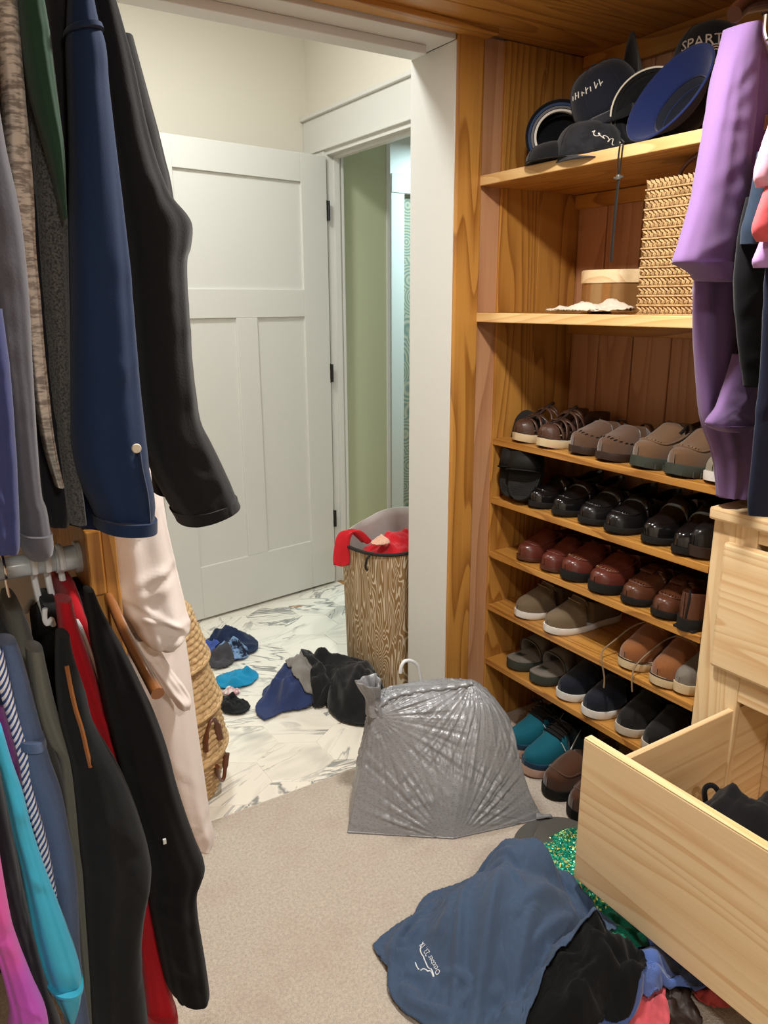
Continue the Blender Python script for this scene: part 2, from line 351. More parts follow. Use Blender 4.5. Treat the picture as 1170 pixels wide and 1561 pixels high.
# ---------------------------------------------------------------- shoes
def tabf(tab):
    xs,ys=zip(*tab);return lambda t:float(np.interp(t,xs,ys))
def sstep(x,a,b):
    u=min(1,max(0,(x-a)/(b-a)));return u*u*(3-2*u)
WF=tabf([(0,.0),(.012,.28),(.03,.46),(.06,.62),(.1,.75),(.16,.87),(.24,.96),(.32,1),(.4,.99),(.5,.9),(.6,.8),(.7,.755),(.8,.75),(.88,.71),(.93,.6),(.97,.42),(.99,.25),(1,.0)])
WFP=tabf([(0,.0),(.012,.2),(.03,.36),(.06,.51),(.1,.64),(.16,.79),(.24,.92),(.32,1),(.4,.98),(.5,.88),(.6,.78),(.7,.73),(.8,.73),(.88,.69),(.93,.58),(.97,.42),(.99,.25),(1,.0)])
class Shoe:
    def __init__(s,name,label,cat,group,L=.285,W=.102,h=None,hc=None,to=.42,th=.02,pointed=False,lift=.010):
        s.L,s.W,s.to,s.th,s.lf=L,W,to,th,lift;s.wf=WFP if pointed else WF
        s.h=tabf(h or [(0,.022),(.03,.036),(.08,.045),(.18,.052),(.3,.062),(.42,.08),(.5,.09),(1,.09)])
        s.hc=tabf(hc or [(0,.07),(.42,.074),(.6,.056),(.75,.056),(.9,.066),(1,.07)])
        s.root=thing(name,label,cat,(0,0,0),group);s.label=label
    def z0(s,t): return s.th+s.lf*max(0,1-t/.22)**2
    def side(s,t): return s.W/2*max(.02,s.wf(t))*.95
    def surf(s,t,a,off=0):
        ph=(1-a)/2*PI;c,sn=math.cos(ph),math.sin(ph);w=s.side(t)+off;h=s.h(t)+off
        return Vector((t*s.L,-w*math.copysign(abs(c)**.7,c)*1.0,s.z0(t)+h*sn**.75))
    def upper(s,mat,t1=1.0,name='upper',M=29,N=50,label=None,mat2=None,split=.5):
        k=(M-1)//2;rings=[]
        for n in range(N+1):
            t=(.5-.5*math.cos(PI*n/N))*t1 if t1==1 else t1*(1-math.cos(PI/2*n/N))
            w=s.side(t);h=s.h(t);hc=s.hc(t);b=sstep(t,s.to-.035,s.to+.035);z0=s.z0(t);ring=[]
            for i in range(M):
                p=s.surf(t,-1+2*i/(M-1));a=i/k if i<=k else (M-1-i)/k;sg=-1 if i<k else (1 if i>k else 0)
                if a<.45: f=a/.45;y=w*(1-.2*f*f);z=hc*f**.9
                elif a<.56: y=w*.8-.004*((a-.45)/.11)*1.2;z=hc+.0015*math.sin(PI*(a-.45)/.11)
                elif a<.7: f=(a-.56)/.14;y=(w*.8-.005)*(1-.1*f);z=hc*(1-f)+.006*f
                else: y=max(0,w*.72-.004)*(1-(a-.7)/.3);z=.006
                q=Vector((t*s.L,sg*max(0,y) if sg else 0,z0+z))
                ring.append(p.lerp(q,b))
            rings.append(ring)
        o=obj(name,MB().loft(rings,False,False),mat,s.root,local=True,smooth=True,ang=70,label=label)
        if mat2:
            o.data.materials.append(mat2)
            for p in o.data.polygons:
                c=p.center
                if c.x>s.L*(split+1.2*abs(c.y)/s.W*.25): p.material_index=1
        return o
    def outline(s,sc,n=40,ext=.003):
        pts=[]
        for i in range(n): 
            t=.5-.5*math.cos(PI*i/n);pts.append((t,s.W/2*s.wf(t)*sc))
        for i in range(n):
            t=.5+.5*math.cos(PI*i/n);pts.append((t,-s.W/2*s.wf(t)*sc))
        return pts
    def sole(s,mat,sc=1.03,name='sole',z0=0.,z1=None,label=None,wave=0):
        z1=s.th+.003 if z1 is None else z1;rings=[]
        for z,k in ((z0,.93),(z0+.15*(z1-z0),1),(z0+.85*(z1-z0),1.01),(z1,.985)):
            r=[]
            for i,(t,y) in enumerate(s.outline(sc*k)):
                lf=s.lf*max(0,1-t/.22)**2
                wv=1+wave*(1 if i%2 else 0)*(1 if z<z1 else 0)
                r.append(((t-.5)*s.L*(1+.028*sc*k-.0)*1.0+.5*s.L,y*wv,z+lf))
            rings.append(r)
        return obj(name,MB().loft(rings),mat,s.root,local=True,smooth=True,ang=50,label=label)
    def strip(s,name,mat,tl,tr,wd,a0=-.96,a1=.96,off=.0012,n=22,thick=.002,bow=0.,label=None):
        v=[];f=[]
        for i in range(n+1):
            a=a0+(a1-a0)*i/n;u=i/n;t=tl+(tr-tl)*u-bow*math.sin(PI*u)
            v+=[s.surf(t-wd/2,a,off),s.surf(t+wd/2,a,off)]
        f=[(2*i,2*i+1,2*i+3,2*i+2) for i in range(n)]
        return obj(name,(v,f),mat,s.root,local=True,smooth=True,ang=180,solid=thick,label=label)
    def seam(s,name,mat,pts,r=.0014,off=.0006,n=46,label=None):
        P=catmull(pts,n);return obj(name,MB().tube([s.surf(p[0],p[1],off) for p in P],r,6),mat,s.root,local=True,smooth=True,ang=180,label=label)
    def apron(s,mat,t0=.085,te=.42,a=.52,r=.0022,name='toe_seam'):
        return s.seam(name,mat,[(te,-a*1.05),(.3,-a),(.18,-a*.88),(t0+.02,-a*.55),(t0,0),(t0+.02,a*.55),(.18,a*.88),(.3,a),(te,a*1.05)],r)
    def stitch(s,mat,t0=.085,te=.40,a=.52,n=26):
        P=catmull([(te,-a*1.05),(.3,-a),(.18,-a*.88),(t0+.02,-a*.55),(t0,0),(t0+.02,a*.55),(.18,a*.88),(.3,a),(te,a*1.05)],n);m=MB()
        for p in P:
            A=s.surf(p[0]-.012,p[1],.0012);B=s.surf(p[0]+.018,p[1]*1.02,.0012);m.tube([A,A.lerp(B,.5)+Vector((0,0,.001)),B],.0013,5)
        o=obj('stitching',m,mat,s.root,local=True,smooth=True,ang=180);o['kind']='stuff';return o
    def tread(s,mat,n=16):
        m=MB()
        for i in range(n):
            t=.02+.96*i/(n-1);y=s.W/2*s.wf(t)*1.03
            for sg in (-1,1): m.box(t*s.L-.004,t*s.L+.004,sg*y-.003,sg*y+.003,.0+s.lf*max(0,1-t/.22)**2,.013+s.lf*max(0,1-t/.22)**2)
        o=obj('tread',m,mat,s.root,local=True,bevel=.001);o['kind']='stuff';return o
    def at(s,x,y,z,rot=0,tilt=(0,0),label=None):
        s.root.location=(x,y,z);s.root.rotation_euler=(tilt[0],tilt[1],rot);return s
    def twin(s,x,y,z,rot,label,tilt=(0,0)):
        return copytree(s.root,(x,y,z),(tilt[0],tilt[1],rot),label)
F=lambda n,c,**k:fabric(n,c,**k)
LE=lambda n,c,r=.32,coat=.25,**k:plain(n,c,r,.5,0,.08,300,coat,**k)
brown_leather=LE('brown_leather','#4a2f22',.5,.05);brown_dark=LE('dark_brown_leather','#2c1c15',.55,0)
cream=plain('cream_rubber','#cdb993',.7);white_rubber=plain('white_rubber','#dcd9d3',.6);black_rubber=plain('black_rubber','#161514',.7,.3)
gsole=plain('grey_green_rubber','#3a3f38',.7,.3)
suede_brown=fabric('brown_suede','#5d4433',.3,420,.95,.35,.4);suede_tan=fabric('taupe_suede','#6c5038',.3,420,.95,.35,.4);suede_cog=fabric('cognac_suede','#8a552d',.3,380,.9,.3,.3)
suede_moc=fabric('dark_brown_suede','#4c2e1c',.3,420,.95,.35,.4)
blk=LE('black_leather','#121011',.18,.6);blk2=LE('black_grained_leather','#141213',.32,.2);marn=LE('maroon_leather','#5c2a20',.34,.25);marn2=LE('dark_maroon_leather','#4b251a',.36,.2);ox=LE('oxblood_brown_leather','#55301f',.34,.2)
olive=fabric('olive_canvas','#8a8371',.2,500,.95);taupe=fabric('taupe_mesh','#75654f',.35,600,.95,bump=.5);navyc=fabric('navy_canvas','#161a26',.2,500,.95);blackc=fabric('black_canvas','#191817',.25,400,.95);greyc=fabric('grey_felt','#7d766c',.3,300,.95)
lace=plain('tan_lace','#857159',.8,.2);blackt=plain('black_thread','#1b1614',.8,.2);tant=plain('tan_thread','#8b6d4c',.8,.2)
SX=1.552
# --- top row, z = .99
z=SZ[0];g='shoes on the top shoe shelf'
def sandal():
    s=Shoe('fisherman_sandal','brown leather woven sandal nearest the left panel on the top shoe shelf','sandal',g,to=.3,th=.02)
    s.sole(cream);s.sole(brown_dark,.9,'footbed',.018,.027)
    m=s.upper(brown_leather,t1=.13,name='toe_cap')
    for i,(a,b) in enumerate(((.17,.17),(.20,.33),(.33,.20),(.30,.30),(.34,.47),(.47,.34),(.46,.46))):
        s.strip('strap',brown_leather,a,b,.028,off=.001+.0012*(i%3),bow=.02)
    s.strip('centre_strap',brown_leather,.3,.3,.001,-.1,.1) if 0 else None
    s.seam('vamp_band',brown_dark,[(.12,0),(.25,.02),(.4,0),(.5,0)],.005)
    hb=MB();P=[]
    for t in np.linspace(.62,.999,16): P.append((t*s.L,s.side(t)*.95,s.th))
    ring=P+[(p[0],-p[1],p[2]) for p in P[::-1]];v=[];n=len(ring)
    for p in ring: 
        hh=.02+.045*sstep(p[0]/s.L,.6,.85);v+=[p,(p[0]-.004,p[1]*.9,p[2]+hh)]
    obj('heel_counter',(v,[(2*i,2*i+2,2*i+3,2*i+1) for i in range(n-1)]),brown_leather,s.root,local=True,smooth=True,ang=180,solid=.003)
    return s
s=sandal().at(SX,1.700,z,-.05);s.twin(SX-.004,1.590,z,.03,'brown leather woven sandal beside a suede clog on the top shoe shelf')
s=Shoe('suede_clog','brown suede backless clog next to the woven sandals','clog',g,to=.40,th=.017,hc=[(0,.07),(.4,.075),(.52,.055),(.64,.02),(.7,.004),(1,.004)],h=[(0,.024),(.03,.04),(.1,.05),(.2,.058),(.32,.068),(.42,.082),(1,.082)])
s.upper(suede_brown);s.sole(brown_dark);s.stitch(blackt,.05,.30,.78,20);s.strip('heel_strap',suede_brown,.62,.62,.05,-.9,.9,off=-.012,thick=.003)
s.at(SX+.002,1.470,z,-.06);s.twin(SX-.006,1.362,z,.02,'brown suede backless clog left of the moc-toe suede slip-ons')
s=Shoe('suede_slip_on','taupe suede slip-on with dark lugged sole, left one of its pair','shoe',g,L=.29,W=.108,to=.46,th=.024,h=[(0,.024),(.03,.038),(.1,.046),(.2,.054),(.32,.07),(.46,.094),(1,.094)],hc=[(0,.08),(.46,.09),(.6,.066),(.8,.066),(1,.078)])
s.upper(suede_tan);s.sole(gsole,wave=.012);s.apron(suede_tan,.10,.46,.60,.0028);s.stitch(tant,.115,.40,.60,24);s.tread(gsole)
for a in (-.45,.45): s.seam('elastic_gore',blackt,[(.36,a),(.42,a*.98),(.47,a*.95)],.004,-.0008,12)
s.at(SX,1.250,z,-.03);s.twin(SX-.006,1.137,z,.03,'taupe suede slip-on with dark lugged sole, nearest the lavender shirt')
def sneaker(name,label,up,so,g,th=.02,L=.285,W=.1,tab=None,toe=None,laces=None,hh=None):
    s=Shoe(name,label,'shoe',g,L=L,W=W,th=th,to=.45,h=hh or [(0,.018),(.03,.032),(.08,.042),(.18,.052),(.3,.064),(.45,.082),(1,.085)])
    s.upper(up);s.sole(so)
    s.seam('collar_binding',up,[(.43,-.5),(.415,-.2),(.412,0),(.415,.2),(.43,.5)],.003)
    if toe: s.seam('toe_seam',toe,[(.3,-.95),(.22,-.6),(.19,0),(.22,.6),(.3,.95)],.0012)
    if tab: obj('heel_tab',MB().box(.955*L,.965*L,-.009,.009,.05+th,.095+th).box(.5*L,.52*L,-.011,.011,th+.05,th+.088),tab,s.root,local=True,bevel=.003,label='tan leather pull tab')
    return s
s=sneaker('canvas_slip_on','olive canvas slip-on with white sole, half hidden by the lavender shirt',olive,white_rubber,g).at(SX+.005,1.042,z,0)
# --- second row, z = .801
z=SZ[1];g='shoes on the black shoe shelf'
def slide(label,um,sm,fm,g):
    s=Shoe('slide_sandal',label,'slide',g,L=.275,W=.1,th=.026,to=.3,lift=.012,h=[(0,.02),(.2,.05),(.35,.06),(.6,.07),(1,.07)])
    s.sole(sm);s.sole(fm,.93,'footbed',.022,.033)
    rb=MB()
    for i in range(11):
        t=.05+.022*i;y=s.W/2*s.wf(t)*.86;rb.tube([(t*s.L,-y,.0335+s.lf*max(0,1-t/.22)**2),(t*s.L,y,.0335+s.lf*max(0,1-t/.22)**2)],.0016,5)
    o=obj('footbed_ribs',rb,fm,s.root,local=True,smooth=True);o['kind']='stuff'
    s.strip('strap',um,.42,.42,.2,-.99,.99,.004,thick=.004,bow=.03);s.strip('strap_edge',sm,.32,.32,.012,-.99,.99,.007,thick=.003,bow=.03)
    return s
s=slide('black slide sandal standing on its toe against the left panel, behind another',black_rubber,black_rubber,black_rubber,g)
s.root.rotation_euler=(0,-1.15,.45);s.root.location=(1.585,1.735,z+.005)
r=copytree(s.root,(1.575,1.685,z+.005),(0,-1.12,.5),'black slide sandal standing on its toe with its sole facing out')
def loafer(name,label,um,so,g,th=.014,apr=True,pointed=False,L=.29,W=.1,saddle=True,thread=None,hh=None,collar=None,coatseam=None):
    s=Shoe(name,label,'shoe',g,L=L,W=W,th=th,to=.43,pointed=pointed,h=hh or [(0,.018),(.03,.032),(.08,.04),(.18,.048),(.28,.058),(.43,.082),(1,.085)],hc=collar)
    s.upper(um);s.sole(so)
    if apr: s.apron(um,.09,.43,.55,.0026)
    if thread: s.stitch(thread,.105,.38,.55,24)
    if saddle: s.strip('saddle_strap',um,.36,.36,.075,-.95,.95,.0018,thick=.002)
    m=MB().box(.74*L,.99*L,-.03,.03,-.0005,.006);obj('heel_block',m,so,s.root,local=True,bevel=.004)
    return s
s=loafer('penny_loafer','shiny black loafer next to the upright black slides',blk,black_rubber,g,pointed=True,W=.096).at(SX+.004,1.628,z,-.04);s.twin(SX-.002,1.522,z,.02,'shiny black loafer left of the stitched black moccasins')
s=loafer('driving_moccasin','black moccasin with ridged stitched toe, left one of its pair',blk2,black_rubber,g,saddle=True,thread=blk2,W=.098).at(SX,1.418,z,-.03);s.twin(SX-.004,1.318,z,.02,'black moccasin with ridged stitched toe beside the plain black dress shoes')
s=loafer('dress_shoe','plain round-toed black dress shoe, left one of its pair',blk,black_rubber,g,apr=False,pointed=True,L=.30,W=.102,hh=[(0,.02),(.03,.036),(.08,.048),(.18,.056),(.28,.064),(.43,.1),(1,.1)],collar=[(0,.09),(.43,.096),(.6,.085),(1,.095)]).at(SX,1.205,z,-.04)
s.twin(SX-.008,1.105,z,.02,'plain round-toed black dress shoe, right one of its pair')
s=loafer('derby_shoe','black shoe with brown-black welt beside the chest of drawers',blk2,brown_dark,g,th=.024,apr=False,hh=[(0,.026),(.03,.042),(.08,.052),(.18,.06),(.28,.068),(.43,.09),(1,.09)]);s.at(SX+.004,1.010+.055,z,0);s.root.location.y=1.068;s.root.scale=(1,.8,1)
# --- third row, z = .621
z=SZ[2];g='shoes on the maroon shoe shelf'
s=loafer('moccasin','maroon leather moccasin at the left end of its shelf',marn,marn2,g,th=.010,saddle=False,hh=[(0,.024),(.03,.036),(.08,.044),(.18,.052),(.28,.066),(.43,.088),(1,.09)]).at(SX+.008,1.668,z,-.05);s.twin(SX+.002,1.556,z,.0,'maroon leather moccasin left of the thick-soled maroon slip-ons')
s=loafer('slip_on_loafer','maroon leather slip-on with thick black sole, left one of its pair',marn,black_rubber,g,th=.024,saddle=False,thread=tant,L=.295,W=.106).at(SX-.002,1.468,z,-.02);s.twin(SX-.008,1.352,z,.04,'maroon leather slip-on with thick black sole beside the tasselled loafers')
s=loafer('tassel_loafer','brown tasselled moccasin loafer, left one of its pair',ox,black_rubber,g,th=.015,saddle=True,thread=ox,W=.098)
for sg in (-1,1):
    b=s.surf(.34,.12*sg,.005);m=MB()
    for k in range(5): m.tube([b,b+Vector((-.012,sg*(.004+.0035*(k-2)),.001)),b+Vector((-.03,sg*(.008+.005*(k-2)),-.004))],.0026,5)
    obj('tassel',m,ox,s.root,local=True,smooth=True)
s.seam('bow',ox,[(.35,-.3),(.33,-.1),(.33,.1),(.35,.3)],.0045,.003)
s.at(SX,1.248,z,-.02);s.twin(SX-.006,1.143,z,.04,'brown tasselled moccasin loafer next to the backwards brown shoe')
s=loafer('slip_on_shoe','brown leather shoe turned heel-out beside the chest of drawers',ox,black_rubber,g,th=.028,saddle=False,L=.29,W=.094);s.seam('heel_band',black_rubber,[(.995,-.98),(.99,-.6),(.985,-.3)],.003)
s.at(SX+.28,1.066,z,PI)
# --- fourth row, z = .438
z=SZ[3];g='shoes on the half empty shoe shelf'
s=sneaker('mesh_sneaker','taupe mesh sneaker with white sole, left one of its pair',taupe,white_rubber,g,th=.018,W=.096,toe=taupe)
s.strip('eyestay',taupe,.40,.40,.05,-.45,.45,.002);s.seam('lace',lace,[(.36,-.3),(.34,0),(.36,.3)],.0025,.004);s.seam('lace',lace,[(.42,-.3),(.40,0),(.42,.3)],.0025,.004)
s.at(SX-.004,1.655,z,-.08);s.twin(SX-.010,1.520,z,-.10,'taupe mesh sneaker with white sole beside the bare stretch of shelf')
def chukka():
    s=Shoe('lace_up_shoe','cognac suede lace-up with cream sole and loose laces, left one of its pair','shoe',g,L=.29,W=.104,th=.022,to=.47,h=[(0,.022),(.03,.036),(.08,.046),(.18,.056),(.3,.072),(.47,.1),(1,.1)],hc=[(0,.09),(.47,.098),(.6,.085),(.8,.082),(1,.09)])
    s.upper(suede_cog);s.sole(cream);s.sole(brown_dark,1.04,'welt',.0215,.0255)
    st=MB();
    ol=[(t*s.L,y,.024+s.lf*max(0,1-t/.22)**2) for t,y in s.outline(1.055)]
    o=obj('welt_stitching',st.tube(ol,.0011,4,closed=True),cream,s.root,local=True,smooth=True)
    s.strip('facing',suede_cog,.42,.42,.12,-.62,.62,.0016,thick=.0022)
    for t in (.37,.41,.45): s.seam('lace',lace,[(t+.01,-.35),(t-.005,0),(t+.01,.35)],.0022,.0045,16)
    K=s.surf(.44,0,.008)
    for sg in (-1,1):
        loop=[K,K+Vector((-.01,sg*.03,.018)),K+Vector((.0,sg*.055,.006)),K+Vector((.02,sg*.035,.0)),K]
        obj('lace_loop',MB().tube(catmull(loop,24),.002,6),lace,s.root,local=True,smooth=True)
    return s
s=chukka();c2=copytree(s.root,(SX-.008,1.125,z),(0,0,.02),'cognac suede lace-up with cream sole and loose laces beside the grey felt shoe')
s.at(SX,1.238,z,-.03)
K=s.surf(.42,0,.01)
le=[K,(.09,.055,.085),(.04,.07,.05),(.0,.075,.026),(-.016,.062,.004),(-.014,.05,-.04),(-.018,.045,-.07)]
obj('lace_end',MB().tube(catmull(le,40),.0022,6),lace,s.root,local=True,smooth=True,label='tan lace end hanging over the shelf edge')
s2=[c for c in [c2]][0]
le=[K,(.10,.05,.09),(.05,.065,.06),(.005,.07,.03),(-.012,.065,.0),(-.013,.06,-.035)]
obj('lace_end',MB().tube(catmull(le,40),.0022,6),lace,c2,local=True,smooth=True,label='tan lace end hanging over the shelf edge')
s=sneaker('felt_shoe','grey felt shoe with cream sole beside the chest of drawers',greyc,cream,g,th=.022);s.at(SX+.006,1.07,z,0);s.root.scale=(1,.8,1)
# --- fifth row, z = .242
z=SZ[4];g='shoes on the lowest shoe shelf'
s=slide('grey slide sandal with ribbed footbed at the left end of the lowest shelf',greyc,gsole,greyc,g).at(SX+.006,1.690,z,-.06);s.twin(SX,1.575,z,-.02,'grey slide sandal with ribbed footbed beside the navy slip-ons')
tab=plain('tan_pull_tab','#8a5a32',.6)
s=sneaker('navy_slip_on','navy canvas slip-on with white sole, left one of its pair',navyc,white_rubber,g,tab=tab).at(SX,1.458,z,-.02);s.twin(SX-.010,1.345,z,.02,'navy canvas slip-on with white sole beside the plain black slip-ons')
cr2=plain('stone_rubber','#bdb0a0',.7)
s=sneaker('black_slip_on','black fabric slip-on with stone-coloured sole, left one of its pair',blackc,cr2,g,W=.098).at(SX-.002,1.228,z,.0);s.twin(SX-.012,1.128,z,.05,'black fabric slip-on with stone-coloured sole nearest the open drawer')
# --- floor
teal=fabric('teal_mesh','#0a5c6e',.3,500,.8,.1,.4);tnavy=fabric('blue_rand','#1c3a52',.2,400,.85);tdark=fabric('dark_shaded_petrol_mesh','#10272e',.3,500,.9);mark=plain('silver_mark','#cfd6d4',.35);pk=plain('pale_pink_rubber','#c9a592',.7)
def runner():
    s=Shoe('running_shoe','teal running shoe with silver curved mark, close to the grey bag','shoe','shoes on the floor under the shelves',L=.295,W=.106,th=.026,to=.5,h=[(0,.024),(.03,.042),(.08,.054),(.18,.062),(.3,.076),(.5,.11),(1,.11)],hc=[(0,.1),(.5,.108),(.62,.088),(.8,.085),(1,.105)])
    s.upper(teal,mat2=tdark,split=.33);s.sole(pk);s.sole(tnavy,1.02,'mudguard',.024,.045)  # rear upper: dark mesh, with the shade under the shelves painted into its colour
    s.strip('tongue',blackc,.45,.45,.16,-.32,.32,.003,thick=.003)
    for t in (.35,.39,.43,.47): s.seam('lace',blackt,[(t+.015,-.38),(t-.005,0),(t+.015,.38)],.0032,.006,16)
    for sg in (-1,1):
        P=[(.36,.42),(.40,.74),(.46,.80),(.56,.66),(.66,.5)];Wd=[.001,.011,.012,.006,.0008];P=catmull(P,20);Wd=np.interp(np.linspace(0,4,20),range(5),Wd)
        v=[];
        for (t,a),q in zip(P,Wd): v+=[s.surf(t-q,sg*a,.0022),s.surf(t+q,sg*(a+.06*q/.012),.0022)]
        obj('side_mark',(v,[(2*i,2*i+1,2*i+3,2*i+2) for i in range(19)]),mark,s.root,local=True,smooth=True,ang=180,solid=.001,label='silver curved mark')
    K=s.surf(.46,0,.012)
    for sg in (-1,1): obj('lace_loop',MB().tube(catmull([K,K+Vector((-.015,sg*.03,.012)),K+Vector((0,sg*.055,-.01)),K+Vector((.015,sg*.03,.0)),K],20),.0025,6),blackt,s.root,local=True,smooth=True)
    return s
s=runner().at(1.485,1.60,0,-.06);s.twin(1.455,1.49,0,-.02,'teal running shoe with silver curved mark, beside the brown moccasins')
s=loafer('moccasin_slipper','dark brown suede moccasin between a teal running shoe and its twin','#',0,0) if 0 else Shoe('moccasin_slipper','dark brown suede moccasin between a teal running shoe and its twin','shoe','shoes on the floor under the shelves',L=.29,W=.108,th=.026,to=.45,h=[(0,.03),(.03,.045),(.1,.054),(.2,.062),(.3,.074),(.45,.09),(1,.09)])
s.upper(suede_moc);s.sole(black_rubber,wave=.01);s.apron(suede_moc,.10,.45,.6,.003)
s.at(1.432,1.375,0,.0);s.twin(1.42,1.262,0,.03,'dark brown suede moccasin half hidden by the open drawer')
# ---------------------------------------------------------------- hats, baskets and boxes on the upper shelves
def text_mesh(body,size,ext=.0008):
    c=bpy.data.curves.new('lettering','FONT');c.body=body;c.size=size;c.extrude=ext;c.resolution_u=2;c.align_x='CENTER'
    o=bpy.data.objects.new('lettering',c);C.objects.link(o);dg=bpy.context.evaluated_depsgraph_get()
    me=o.evaluated_get(dg).to_mesh();v=[tuple(p.co) for p in me.vertices];f=[tuple(p.vertices) for p in me.polygons]
    o.evaluated_get(dg).to_mesh_clear();bpy.data.objects.remove(o);bpy.data.curves.remove(c);return v,f
HB=fabric('black_cotton','#17171b',.25,400);HN=fabric('navy_cotton','#20232f',.25,400);HG=fabric('bottle_green_cotton','#1f5a3c',.2,400);HGrey=fabric('faded_black_cotton','#2c2d33',.3,200,col2='#1e1f23',s2=30)
HU=fabric('grey_underbrim','#5b584f',.2,400);HBl=fabric('royal_navy_cotton','#1d2a5c',.2,400);HDk=fabric('dark_green_cotton','#1d2b22',.2,400)
thread=plain('white_thread','#e9e4da',.7,.2);gold=plain('silver_thread','#b9a99a',.7,.2)
def rimpt(a,r=.092): return Vector((-r*math.cos(a)*1.08,r*math.sin(a)*.92,0))
def crown_pt(a,e):   # a azimuth from the front, e elevation 0..pi/2
    c=math.cos(e)**.62;p=rimpt(a)*c;p.z=.112*math.sin(e)**.9;return p
def cap(name,label,cm,bm,um,loc,rot,text=None,size=.024,tm=None,emblem=False,squash=1,brim=.072,curve=.020,e0=.42,marks=0):
    T=thing(name,label,'cap',loc,'hats on the top shelf',rot);T.scale=(1,1,squash)
    rings=[[crown_pt(2*PI*k/48,e) for k in range(48)] for e in np.linspace(0,PI/2*.985,14)]
    cr=obj('crown',MB().loft(rings,True,True),cm,T,local=True,smooth=True,ang=180)
    for k in range(6):
        a=k*PI/3+PI/6*0;obj('panel_seam',MB().tube([crown_pt(a,e)*1.003 for e in np.linspace(0.02,PI/2*.97,12)],.0012,5),cm,cr,local=True,smooth=True)
    obj('button',MB().lathe([(0,.004),(.006,.003),(.008,0),(.007,-.002)],12,(0,0,.113)),cm,T,local=True,smooth=True)
    top=[];n=22
    for i in range(n+1):
        a=(-1+2*i/n)*1.22;row=[]
        for j in range(7):
            f=j/6;p=rimpt(a);ext=brim*math.cos(a*1.18)**.6 if abs(a*1.18)<PI/2 else 0
            row.append((p.x-ext*f,p.y*(1+.04*f),.004-curve*(p.y/.085)**2*(.4+.6*f)-.012*f))
        top.append(row)
    MBm=MB().loft(top,False,False)
    obj('brim',MBm,bm,T,local=True,smooth=True,ang=180,solid=.003)
    low=[[(p[0]+.001,p[1],p[2]-.0016) for p in r] for r in top]
    obj('under_brim',MB().loft(low,False,False),um,T,local=True,smooth=True,ang=180,solid=-.0015)
    if text:
        v,f=text_mesh(text,size);vv=[]
        for x,y,z in v:
            e=e0+y/.105;a=-x/.092/max(.35,math.cos(e)**.62);q=crown_pt(a,e);d=Vector((q.x,q.y,q.z*.6)).normalized();vv.append(q+d*(.0012+z))
        obj('lettering',(vv,f),tm or thread,T,local=True,label='embroidered letters')
    if marks:
        rg=random.Random(marks);mk=MB()
        def on_(x,y): q=crown_pt(-x/.092/.8,y);return q+Vector((q.x,q.y,q.z*.6)).normalized()*.0016
        if marks==1:
            for k in range(8):
                x=-.042+.0115*k;hh=.10+.09*rg.random();mk.tube([on_(x,.55),on_(x+.0008,.55+hh)],.0014,5)
                if rg.random()<.7: mk.tube([on_(x,.55+hh*rg.random()),on_(x+.007,.55+hh*rg.random())],.0013,5)
        else: mk.tube([on_(-.004+.052*t+.004*math.sin(t*31),.62-.34*t+.07*math.sin(t*24)) for t in np.linspace(0,1,44)],.0013,5)
        obj('embroidery',mk,thread,T,local=True,smooth=True,label='small white embroidery')
    if emblem:
        def m(x,y): x-=.050;y-=.010;q=crown_pt(-x/.092/.8,max(.03,e0+y/.105));return q+Vector((q.x,q.y,q.z*.6)).normalized()*.002
        E=MB();
        for k in range(3): E.tube([m(.05+(.016-.005*k)*math.cos(t),-.006+(.016-.005*k)*math.sin(t)) for t in np.linspace(.5,3.0,10)],.0016,5)
        E.tube([m(.034,-.006),m(.036,-.018),m(.038,-.028)],.0022,5);E.tube([m(.045,-.012),m(.05,-.022),m(.054,-.03)],.003,5);E.tube([m(.054,-.01),m(.062,-.02),m(.060,-.028)],.0022,5)
        obj('emblem',E,tm or thread,T,local=True,smooth=True,label='small plumed helmet emblem')
    return T
def hat(name,label,prof,mats,loc,nrm,group='hats on the top shelf',cat='hat'):
    # profile lists are (radius, depth along the crown); the opening looks along nrm
    T=thing(name,label,cat,loc,group);q=Vector((0,0,1)).rotation_difference(Vector(nrm).normalized());T.rotation_mode='XYZ';T.rotation_euler=q.to_euler()
    for nm,pr,mt in zip(('crown','brim','rim','band'),prof,mats):
        obj(nm,MB().lathe(pr,64),mt,T,local=True,smooth=True,ang=180,solid=.0025 if nm in('crown','brim') else 0)
    return T
def torus_prof(R,z,r,n=8): return [(R+r*math.cos(2*PI*k/n),z+r*math.sin(2*PI*k/n)) for k in range(n+1)]
Z1=1.739
# nested visors standing on edge at the far left
T=thing('bucket_hat','black round hat on edge with blue, grey and white bands, leftmost on top shelf','hat',(1.615,1.645,Z1+.093),'hats on the top shelf')
T.rotation_euler=Vector((0,0,1)).rotation_difference(Vector((-.62,-.78,.12)).normalized()).to_euler()
blue_tape=fabric('steel_blue_tape','#3c4f74',.15,300);grey_tape=fabric('grey_tape','#77777d',.15,300)
obj('brim',MB().lathe([(.093,.0),(.088,-.012),(.078,-.02)],64),HB,T,local=True,smooth=True,ang=180,solid=.004)
obj('crown',MB().lathe([(.078,-.02),(.07,-.06),(.05,-.08),(.001,-.084)],64),HB,T,local=True,smooth=True,ang=180,solid=.003)
for R,mt,nm in ((.082,blue_tape,'blue_band'),(.074,grey_tape,'grey_band'),(.066,thread,'white_band')):
    obj(nm,MB().lathe([(R-.003,-.004),(R+.003,-.004),(R+.003,-.014),(R-.003,-.014),(R-.003,-.004)],64),mt,T,local=True,smooth=True,ang=60,label=nm.replace('_',' '))
